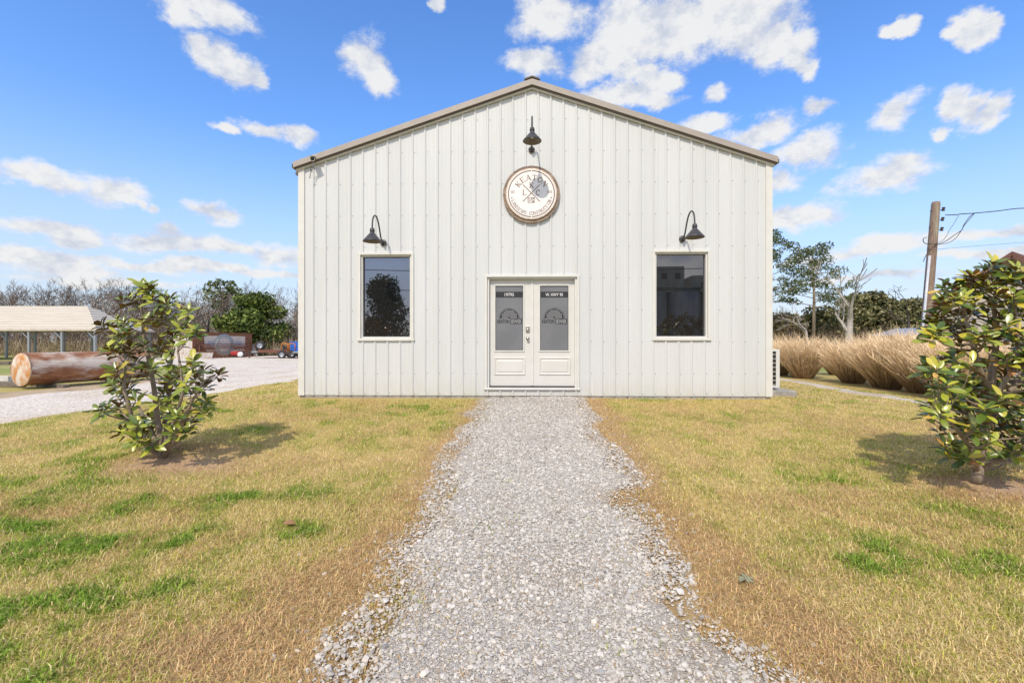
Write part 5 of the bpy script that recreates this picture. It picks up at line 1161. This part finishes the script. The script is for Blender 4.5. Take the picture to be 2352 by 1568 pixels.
m = MB(); m.lathe([(rad, 0), (rad * .9, .02), (0, .05)], (LNG, 0, 0), (1, 0, 0), 40); m.build('tank_end', TE, tk)
m = MB(); m.lathe([(rad + .008, -.006), (rad + .008, .024), (rad - .01, .024)], (0, 0, 0), (1, 0, 0), 40); m.build('end_rim', mat('worn_rim', (.62, .52, .40), (.40, .25, .15), 6, .7), tk)
TW = mat('old_timber', (.13, .105, .085), (.22, .185, .15), 9, .9, bump=.5, stretch=(.3, 2, 2))
for x, lb in ((.7, 'dark old timber under the near end of the rusty tank'), (2.6, 'dark old timber under the far end of the rusty tank')):
    m = MB(); m.box(-.09, .09, -.8, .8, 0, .10); c = Vector((A.x + math.cos(ang) * x, A.y + math.sin(ang) * x, zt - .10)); o = m.build('timber', TW, None, c, (0, 0, ang), bevel=.012); tag(o, lb, 'timber')
m = MB(); m.box(-1.6, 1.6, -.1, .1, 0, .16); g = Vector((-16.9, 14.6, Ts(-16.9, 14.6))); tag(m.build('timber', TW, None, g, (0, 0, R(-12)), bevel=.015), 'long grey timber lying left of the rusty tank', 'timber')
m = MB(); m.box(-2.2, 2.2, -.14, .14, 0, .2); g = P(20, 930, 16.3); tag(m.build('pale_beam', mat('pale_beam', (.66, .64, .60), (.58, .55, .5), 4, .8), None, (g.x - 2.2, g.y, Ts(g.x, g.y)), (0, 0, .05), bevel=.012), 'white painted beam lying behind the rusty tank end', 'beam')
m = MB(); m.box(-1.2, 1.2, -.12, .12, 0, .22); g = G(20, 838); tag(m.build('timber', TW, None, (g.x - 1.2, g.y, g.z), (0, 0, .1), bevel=.012), 'short grey log on the grass behind the white beam', 'timber')

# hip-roofed carport
cp = empty('carport', (-31.5, 34.5, .05)); tag(cp, 'open carport with cream metal hip roof on grey posts', 'carport')
CM = mat('cream_roof', (.62, .565, .475), (.54, .485, .40), 4, .5, stretch=(.15, 3, 3), c3=(.50, .38, .28), s3=2.5, lo3=.6, hi3=.75, metal=.0)
XL, DP, HE, RZ, RI = -16.0, 5.2, 2.40, 4.32, 3.1    # left end, depth, eave height, ridge height, ridge inset
YR = DP / 2
def slope_strips(m, e0, e1, r0, r1, n):
    """corrugated roof plane from eave edge e0-e1 up to ridge r0-r1, ribs running along the eave"""
    e0, e1, r0, r1 = map(Vector, (e0, e1, r0, r1)); nrm = (e1 - e0).cross(r0 - e0)
    nrm = nrm.normalized() if nrm.length > 1e-6 else Vector((0, 0, 1))
    if nrm.z < 0: nrm = -nrm
    for i in range(n):
        for (f0, h0, f1, h1) in ((0, 0, .62, 0), (.62, 0, .72, .05), (.72, .05, .86, .05), (.86, .05, 1, 0)):
            t0 = (i + f0) / n; t1 = (i + f1) / n; m.quad(e0.lerp(r0, t0) + nrm * h0, e1.lerp(r1, t0) + nrm * h0, e1.lerp(r1, t1) + nrm * h1, e0.lerp(r0, t1) + nrm * h1)
m = MB(); c00 = (XL, -.15, HE); c10 = (.15, -.15, HE); c11 = (.15, DP + .15, HE); c01 = (XL, DP + .15, HE); ra = (XL, YR, RZ); rb = (-RI, YR, RZ)
slope_strips(m, c00, c10, ra, rb, 9); slope_strips(m, c11, c01, rb, ra, 9); slope_strips(m, c10, c11, rb, rb, 9); m.build('roof', CM, cp)
m = MB(); m.box(XL, .17, -.18, -.10, HE - .16, HE + .02); m.box(.10, .17, -.10, DP + .15, HE - .16, HE + .02); m.box(XL, .17, DP + .10, DP + .18, HE - .16, HE + .02); m.build('fascia', mat('cream_fascia', (.62, .55, .47), (.52, .44, .36), 3, .5), cp, bevel=.02)
for j, y in enumerate((0.0, DP)):
    for i in range(7):
        x = -.1 - i * 2.5; m = MB(); m.box(x - .07, x + .07, y - .07, y + .07, -.1, HE - .1); m.build('post', M['galv'], cp)
        m = MB(); m.bar((x - .06, y, HE - .75), (x - .62, y, HE - .12), .07, .07); m.build('brace', M['galv'], cp)
# flatbed trailer under the far side
ft = empty('flatbed_trailer', (-50, 52, .05), R(1)); tag(ft, 'long low dark flatbed trailer parked behind the carport', 'trailer')
m = MB(); m.box(-14, 7.5, -1.2, 1.2, .95, 1.12); m.build('deck', mat('worn_deck', (.20, .13, .10), (.30, .20, .15), 3, .9), ft)
m = MB(); m.box(-14, 7.4, -1.1, -.95, .55, .948); m.box(-14, 7.4, .95, 1.1, .55, .948); m.build('chassis', M['dark'], ft)
def wheel(par, x, y, z, r, w, name='wheel'):
    m = MB(); m.lathe([(r * .55, -w / 2), (r * .9, -w / 2), (r, -w * .3), (r, w * .3), (r * .9, w / 2), (r * .55, w / 2)], (x, y, z), (0, 1, 0), 24); t = m.build(name, M['black'], par)
    m = MB(); m.lathe([(0, -w * .2), (r * .2, -w * .25), (r * .35, -w * .15), (r * .5, -w * .42), (r * .56, -w * .45)], (x, y, z), (0, 1, 0), 20); m.lathe([(0, w * .2), (r * .35, w * .15), (r * .56, w * .45)], (x, y, z), (0, 1, 0), 20); m.build('rim', M['galv'], t); return t
for x in (3.0, 4.3):
    for y in (-1.0, 1.0): wheel(ft, x, y, .5, .5, .28)
m = MB(); m.box(1.2, 2.3, -1.15, -.4, .15, .9); m.build('toolbox', M['dark'], ft, bevel=.03)
ro = empty('rusty_implement', (-43.6, 50, .05)); tag(ro, 'low orange rusty farm implement beside the flatbed trailer', 'implement')
m = MB(); m.box(-.9, 3.2, -.4, .4, .55, .95); m.bar((3.2, 0, .6), (4.6, 0, .4), .2, .15); m.build('beam', mat('orange_rust', (.34, .10, .035), (.22, .08, .04), 4, .8), ro, bevel=.02)
for x in (-.4, 2.4): wheel(ro, x, -.45, .38, .38, .2)
# rusty steel box with faded painted panel
rbx = empty('steel_box', (-26.3, 37.5, .05), math.atan2(5.5, 1.75)); tag(rbx, 'rusty open steel box with a faded painted panel at the yard edge', 'container')
BLN, BWD, BH = 5.75, 2.3, 2.15; FW = mat('faded_paint', (.68, .60, .54), (.56, .46, .40), 6, .8, c3=(.30, .17, .11), s3=4, lo3=.58, hi3=.7); FG = mat('faded_grey_paint', (.33, .35, .33), (.42, .41, .38), 8, .8, c3=(.30, .17, .11), s3=5, lo3=.58, hi3=.72)
m = MB(); m.box(0, BLN, 0, .08, 0, BH); m.box(0, BLN, BWD - .08, BWD, 0, BH); m.box(BLN - .08, BLN, .0802, BWD - .0802, 0, BH); m.box(0.0801, BLN - .081, .081, BWD - .081, .05, .12); m.build('side_wall', M['rust'], rbx)
m = MB(); m.box(.0, .08, .0802, BWD - .0802, 0, BH); m.build('end_wall', mat('white_end', (.62, .58, .54), (.50, .44, .40), 4, .8, c3=(.34, .18, .11), s3=3, lo3=.56, hi3=.7), rbx)
m = MB(); m.box(-.03, BLN + .03, -.04, .0799, BH + .0005, BH + .07); m.box(-.03, BLN + .03, BWD - .08, BWD + .04, BH + .0005, BH + .07); m.build('top_rail', M['rust'], rbx)
m = MB(); m.box(1.0, BLN - .75, -.006, -.001, .95, BH - .22); m.box(1.2, BLN - .8, -.006, -.001, .60, .75); m.build('painted_panel', FW, rbx)
m = MB(); m.lathe([(.62, .0085), (.98, .0085), (.98, .003)], (2.85, 0, 1.15), (0, -1, 0), 48); m.build('painted_ring', FG, rbx)
m = MB(); m.disc((2.85, -.0095, 1.15), .60, (0, -1, 0), 40); m.build('painted_disc', FW, rbx)
m = MB(); m.box(1.3, 2.0, -.0075, -.0065, 1.1, 1.5); m.box(3.95, 4.6, -.0075, -.0065, 1.1, 1.5); m.build('faded_patch', mat('faded_blue', (.36, .40, .46), (.46, .42, .40), 8, .8), rbx)
# steel rods leaning on a rail in front of it
e = Vector((math.cos(rbx.rotation_euler.z), math.sin(rbx.rotation_euler.z), 0)); nrm = Vector((e.y, -e.x, 0)); O = Vector(rbx.location)
rr_ = empty('storage_rail', O + nrm * .30, rbx.rotation_euler.z); tag(rr_, 'rusty steel rail along the front of the steel box', 'rail')
for zz in (1.22, 1.05, .9): m = MB(); m.bar((.25, 0, zz), (BLN + .1, 0, zz), .05, .06); m.build('rail', M['rustbar'], rr_)
for x in (.3, BLN): m = MB(); m.bar((x, -.07, 0), (x, -.07, 1.2), .06, .06); m.build('post', M['rustbar'], rr_)
for i in range(11):
    x = .35 + i * .13 if i < 6 else 3.1 + (i - 6) * .26; t = O + e * x + nrm * .42 + Vector((0, 0, 1.24)); f = O + e * (x + .75 + .12 * (i % 6)) + nrm * (.95 + .1 * (i % 3)); f.z = .07
    m = MB(); m.bar(t - f, (0, 0, 0), .045, .045); tag(m.build('steel_rod', M['rustbar'], None, f), 'thin rusty steel rod leaning on the rail of the steel box', 'rod', 'rods leaning on the steel box')
m = MB(); m.box(-.7, .7, -.02, .02, 0, .62); tag(m.build('steel_plate', mat('plate', (.42, .40, .38), (.30, .22, .17), 4, .7), None, O + nrm * 1.3 - e * .2, (R(-28), 0, R(8))), 'grey steel plate leaning at the left foot of the steel box', 'plate')
m = MB(); m.box(-.16, .16, -.02, .02, 0, 1.15); tag(m.build('grey_board', mat('grey_board', (.5, .48, .45), (.4, .38, .35), 6, .8), None, O + e * (BLN + .35) + nrm * .1, (0, R(-14), .4)), 'pale grey board propped at the right end of the steel box', 'board')
# small petrol engine
q = P(696 / 1.27551, 819, 40.5); en = empty('engine', (q.x, q.y, .06), .3); tag(en, 'small red and white petrol engine on the gravel by the steel box', 'engine')
m = MB(); m.box(-.5, .1, -.2, .2, .22, .58); m.build('fuel_tank', mat('red_paint', (.45, .03, .03), (.38, .03, .03), 5, .4), en, bevel=.05)
m = MB(); m.lathe([(0, -.2), (.2, -.2), (.24, -.1), (.24, .1), (.2, .2), (0, .2)], (.25, -.05, .28), (0, 1, 0), 18); m.build('flywheel_cover', M['signw'], en)
m = MB(); m.box(-.55, .6, -.25, .25, 0, .10); m.box(-.1, .5, -.15, .2, .1, .45); m.build('base', M['dark'], en, bevel=.02)
# utility trailers
def trailer(x0, y0, L_, label, wood, spare):
    t = empty('utility_trailer', (x0, y0, .06), R(8)); tag(t, label, 'trailer')
    m = MB(); m.box(.9, L_, -.85, .85, .50, .58); m.build('deck', wood, t)
    m = MB(); m.bar((.9, -.85, .62), (L_, -.85, .62), .06, .24); m.bar((.9, .85, .62), (L_, .85, .62), .06, .24); m.bar((.9, -.85, .62), (.9, .85, .62), .06, .24); m.build('side_rail', M['rustbar'], t)
    m = MB(); m.bar((.9, -.7, .45), (-.2, 0, .42), .09, .09); m.bar((.9, .7, .45), (-.2, 0, .42), .09, .09); m.bar((-.2, 0, .42), (-.6, 0, .42), .1, .1); m.build('drawbar', M['dark'], t)
    m = MB(); m.bar((-.1, -.08, .0), (-.1, -.08, .75), .07, .07); m.box(-.2, 0, -.18, .02, 0, .03); m.build('jack', M['dark'], t)
    m = MB(); m.box(.1, .6, -.2, .2, .48, .60); m.build('tongue_box', mat('pale_blue_box', (.36, .42, .45), (.28, .33, .36), 6, .6), t, bevel=.02)
    for x in (L_ * .62, L_ * .62 + .8):
        for y in (-1.0, 1.0): wheel(t, x, y, .34, .34, .2)
    m = MB()
    for x in (1.0, 1.9, 2.9, L_): m.bar((x, -.85, .74), (x, -.85, 1.0 + .15 * (x > 1.5)), .05, .05)
    m.build('stake', M['dark'], t)
    return t
DW = mat('deck_wood', (.40, .24, .16), (.30, .19, .13), 6, .85, stretch=(.4, 4, 4))
q1 = P(735 / 1.27551, 822, 39); trailer(q1.x, q1.y, 4.6, 'low utility trailer with wooden deck and a spare tyre beside the steel box', DW, True)
q2 = P(842 / 1.27551, 822, 38.2); trailer(q2.x + .4, q2.y, 4.6, 'utility trailer carrying blue boxes, half hidden by the white building', DW, False)
q = P(740 / 1.27551, 804, 39.0); sp = empty('spare_tyre', (q.x + .55, q.y + .15, .80), .25); tag(sp, 'large spare tyre standing on the first trailer', 'tyre'); w_ = wheel(sp, 0, 0, .36, .40, .22, 'tyre')
lg = MB(); lg.tube([(-1.0, 0, .12), (.2, .05, .16), (1.1, 0, .10)], [.13, .17, .10], 9); lg.tube([(-.6, .3, .11), (.9, .28, .13)], [.11, .14], 8); tag(lg.build('log_pile', TW, None, (q.x + 2.7, q.y + .4, .64), (0, 0, .15)), 'dark brush pile lying on the deck of the first trailer', 'brush')
OM = mat('orange_paint', (.62, .20, .03), (.50, .16, .03), 6, .5); BM = mat('blue_plastic', (.015, .13, .55), (.01, .10, .45), 5, .45)
q = P(832 / 1.27551, 802, 38.5)
for k, lb in ((0, 'orange tubular roll frame standing on the second trailer, left one'), (1, 'orange tubular roll frame standing on the second trailer, right one')):
    m = MB(); x = k * .62; m.tube([(x, 0, 0), (x, 0, .50), (x + .06, 0, .58), (x + .46, 0, .58), (x + .52, 0, .50), (x + .52, 0, 0)], .045, 8); o = m.build('roll_frame', OM, None, (q.x - .25, q.y + .1, .74)); tag(o, lb, 'frame')
    m = MB(); m.box(x + .1, x + .42, .08, .5, 0, .42); tag(m.build('motor_block', M['dark'], None, (q.x - .25, q.y + .1, .70), bevel=.04), 'black motor inside the %s orange frame' % ('left' if k == 0 else 'right'), 'motor')
q = P(866 / 1.27551, 800, 38.6)
for z, h, lb in ((.62, .42, 'lower blue plastic crate on the second trailer'), (1.06, .44, 'upper blue plastic crate on the second trailer')):
    m = MB(); m.box(-.45, .55, -.35, .35, 0, h - .05); m.box(-.48, .58, -.38, .38, h - .0495, h); tag(m.build('blue_crate', BM, None, (q.x, q.y + .35, z), bevel=.02), lb, 'crate')

# ================================================================== right side
# utility pole with conduit, insulators and service wires
D = 16.7; up_ = empty('utility_pole', (15.02, D, .0)); tag(up_, 'leaning weathered wooden utility pole behind the dry grass', 'utility pole')
tp = P(2742 / 1.27551, 592 / 1.27551, D); top = tp - Vector((15.02, D, 0)); PM = mat('pole_wood', (.20, .135, .105), (.30, .225, .17), 6, .9, stretch=(6, 6, .5), bump=.7, bscale=14, c3=(.33, .30, .22), s3=1.2)
m = MB(); m.tube([Vector((0, 0, -.2)) + top * 0, top * .33, top * .66, top * .985, top], [.165, .155, .143, .132, .115], 14); m.build('pole', PM, up_)
cb = top * .0 + Vector((-.19, -.10, 0)); m = MB(); m.tube([cb + Vector((-.06, 0, .0)), cb + top * .35, cb + top * .70 + Vector((.03, 0, 0))], .042, 10); m.build('conduit', mat('white_pipe', (.60, .64, .70), (.52, .55, .60), 4, .4), up_)
for k in range(3):
    f = top * (.955 - .055 * k) + Vector((.13, -.03, 0)); m = MB(); m.tube([f - Vector((.06, 0, .03)), f + Vector((.10, 0, .02))], .012, 6); m.lathe([(.02, -.07), (.05, -.06), (.05, -.02), (.03, -.01), (.03, .01), (.05, .02), (.05, .06), (.02, .07)], f + Vector((.14, 0, .03)), (.25, 0, 1), 12); m.build('insulator', M['darktwig'], up_)
for f, sx in ((.95, -1), (.86, -1), (.74, -1)): b0 = top * f; m = MB(); m.tube([b0 + Vector((-.1, -.02, 0)), b0 + Vector((-.22, -.03, -.01))], .012, 5); m.build('bolt', M['dark'], up_)
def wire(name, pts, r, label, group=None):
    c = []
    for i in range(len(pts) - 1):
        p0 = pts[max(i - 1, 0)]; p1 = pts[i]; p2 = pts[i + 1]; p3 = pts[min(i + 2, len(pts) - 1)]
        for t in (0, .25, .5, .75): c.append(.5 * (2 * p1 + (p2 - p0) * t + (2 * p0 - 5 * p1 + 4 * p2 - p3) * t * t + (3 * p1 - p0 - 3 * p2 + p3) * t ** 3))
    c.append(pts[-1]); m = MB(); m.tube([q - pts[0] for q in c], r, 6); o = m.build(name, M['ink'], None, pts[0]); tag(o, label, 'wire', group)
Z5 = lambda x, y, d=D - .2: P((2680 + x / 7.128) / 1.27551, (580 + y / 7.128) / 1.27551, d)
wire('service_wire', [Z5(640, 358), Z5(880, 350), Z5(960, 335), Z5(1240, 318), Z5(1700, 275), Z5(2030, 232), Z5(2280, 215), Z5(3000, 205)], .016, 'thick overhead service cable running from near the pole top to the right')
wire('service_wire', [Z5(250, 820), Z5(180, 850), Z5(190, 930), Z5(280, 960), Z5(480, 962), Z5(650, 900), Z5(820, 780), Z5(980, 670), Z5(1020, 570), Z5(1140, 400), Z5(1240, 316)], .012, 'upper drooping wire from the pole loop to the overhead cable')
wire('service_wire', [Z5(400, 975), Z5(550, 965), Z5(700, 935), Z5(850, 845), Z5(960, 700), Z5(1030, 580), Z5(1190, 390), Z5(1250, 318)], .010, 'lower drooping wire between the pole and the overhead cable')
wire('service_wire', [Z5(420, 950), Z5(580, 890), Z5(680, 760), Z5(720, 670), Z5(820, 530), Z5(920, 360)], .007, 'thin wire rising steeply left of the two drooping wires')
wire('service_wire', [Z5(400, 1078), Z5(1200, 1010), Z5(2280, 925), Z5(3000, 890)], .005, 'thin lower line leaving the pole level towards the right edge')
wire('service_wire', [Z5(370, 1075), Z5(280, 1130), Z5(210, 1250), Z5(180, 1330)], .012, 'short dark lead curling down the left face of the pole')
# cream building with brown trim behind the right magnolia
ap = P(2973 / 1.27551, 742 / 1.27551, 19.0); hw = 2.69; el_ = Vector((0, 0, 3.1)); D = 0
cbld = empty('cream_building', (ap.x, ap.y, .0), R(-60)); tag(cbld, 'cream gabled building with brown roof trim behind the right magnolia', 'building')
CW = mat('cream_wall', (.60, .545, .47), (.53, .47, .39), 2.5, .8, stretch=(1, 1, .3)); BT_ = mat('brown_trim', (.20, .095, .075), (.16, .075, .06), 5, .6)
m = MB(); m.add([(-hw + .2, 0, 0), (hw - .2, 0, 0), (hw - .2, 0, el_.z), (0, 0, ap.z - .08), (-hw + .2, 0, el_.z), (-hw + .2, 12, 0), (hw - .2, 12, 0), (hw - .2, 12, el_.z), (0, 12, ap.z - .08), (-hw + .2, 12, el_.z)], [(0, 1, 2, 3, 4), (5, 9, 8, 7, 6), (0, 4, 9, 5), (1, 6, 7, 2)]); m.build('wall', CW, cbld)
for sgn in (-1, 1):
    x = sgn * (hw + .12); ze = el_.z - .1; th = .10
    m = MB(); vs = [(sgn * .001, -.35, ap.z - .05), (x, -.35, ze), (x, 12.3, ze), (sgn * .001, 12.3, ap.z - .05)]; vs += [(a_, b_, c_ + th) for a_, b_, c_ in vs]; m.add(vs, [(0, 1, 2, 3), (4, 5, 6, 7), (0, 1, 5, 4), (1, 2, 6, 5), (2, 3, 7, 6)]); m.build('roof', BT_, cbld)
    m = MB(); m.bar((sgn * .0, -.362, ap.z - .09), (x, -.362, ze - .04), .022, .22, up=(0, 0, 1)); m.build('rake_board', BT_, cbld)
xw = .75; wq = Vector((0, 0, 1.55)); m = MB()
m.box(xw - .05, xw + .9, -.05, -.002, wq.z - .55, wq.z + .55); wn_ = m.build('window', M['trim'], cbld); m = MB(); m.box(xw + .03, xw + .82, -.056, -.0505, wq.z - .47, wq.z + .47); m.build('pane', M['glass'], wn_)
# low grey-roofed shed and brown board fence farther back
q = P(2660 / 1.27551, 972 / 1.27551, 34); sh = empty('low_shed', (q.x, 34, .05)); tag(sh, 'low shed with pale grey metal roof seen left of the pole', 'shed')
m = MB(); m.box(-.5, 1.4, 0, 2.4, 0, 1.75); m.build('wall', mat('shed_wall', (.30, .22, .17), (.24, .17, .13), 4, .85), sh)
m = MB(); m.add([(-.8, -.3, 1.9), (1.6, -.3, 1.9), (1.6, 1.2, 2.5), (.1, 1.2, 2.45), (1.6, 2.7, 1.9), (-.8, 2.7, 1.9)], [(0, 1, 2, 3), (3, 2, 4, 5), (0, 3, 5)]); m.build('roof', M['galv'], sh)
fn = empty('board_fence', (0, 0, .0)); tag(fn, 'low weathered brown board fence behind the dry grass', 'fence'); FM = mat('fence_board', (.17, .105, .085), (.11, .07, .06), 5, .9, rand=.25)
A_ = P(1845, 800, 40); B_ = P(2040, 800, 40); A_.z = B_.z = .05; n = 60
bm_ = MB(); bm_.box(-.07, .07, -.012, .012, 0, 1.15); me = bm_.mesh('board', FM)
for i in range(n): p_ = A_.lerp(B_, i / (n - 1)); o = link('board', me, fn); o.location = p_; o.scale = (1, 1, random.uniform(.93, 1.03))
for zz in (.35, .9): m = MB(); m.bar(A_ + Vector((0, .04, zz)), B_ + Vector((0, .04, zz)), .04, .08); m.build('rail', FM, fn)

# ================================================================== across the road, behind the camera: what the windows reflect
ge = empty('grain_elevator', (26, -63.5, 0)); tag(ge, 'grey concrete grain elevator mirrored in the right window', 'grain elevator')
CO = mat('old_concrete', (.34, .33, .31), (.25, .24, .23), .6, .9, stretch=(1, 1, .2), bump=.2)
for i in range(6): m = MB(); m.lathe([(2.9, -.2), (2.9, 10.2), (0, 10.2)], (-11 + i * 5.85, -3, 0), (0, 0, 1), 28); m.build('silo', CO, ge)
m = MB(); m.box(-14, 21, -6, -1.5, 10.2, 10.9); m.build('gallery', CO, ge)
for (x0, x1, zt_) in ((-5.0, .2, 14.6), (1.6, 7.5, 13.0)):
    m = MB(); m.box(x0, x1, -6.5, -.8, 10.91, zt_); h_ = m.build('headhouse', CO, ge)
    for k in range(2): x = x0 + (x1 - x0) * (.25 + .45 * k); m = MB(); m.box(x, x + .9, -.8, -.75, zt_ - 2.2, zt_ - 1.2); m.build('window', M['ink'], h_)
leafy('evergreen_tree', (-16.6, -33.5, 0), 8.6, 8.0, 'dense dark tree mirrored in the left window', 'tree', 91, [(.02, .035, .012), (.04, .06, .02), (.07, .09, .03)], 75, .17, 110, .08, shape='cone')
for i, x in enumerate((-34, 38)):
    m = MB(); m.tube([(0, 0, -.2), (0, 0, 9)], [.16, .11], 10); m.bar((-1.1, 0, 8.4), (1.1, 0, 8.4), .1, .12); tag(m.build('roadside_pole', PM, None, (x, -20, .05)), 'roadside utility pole across the road, %s of the camera' % ('left' if i == 0 else 'right'), 'utility pole')
for z, lb in ((8.5, 'upper roadside power line mirrored in the windows'), (6.9, 'lower roadside power line mirrored in the windows')):
    pts = [Vector((-34 + 72 * t, -20, z - 1.4 * (1 - (2 * t - 1) ** 2))) for t in [k / 8 for k in range(9)]]; wire('power_line', pts, .03, lb)
sc.cycles.use_denoising = True
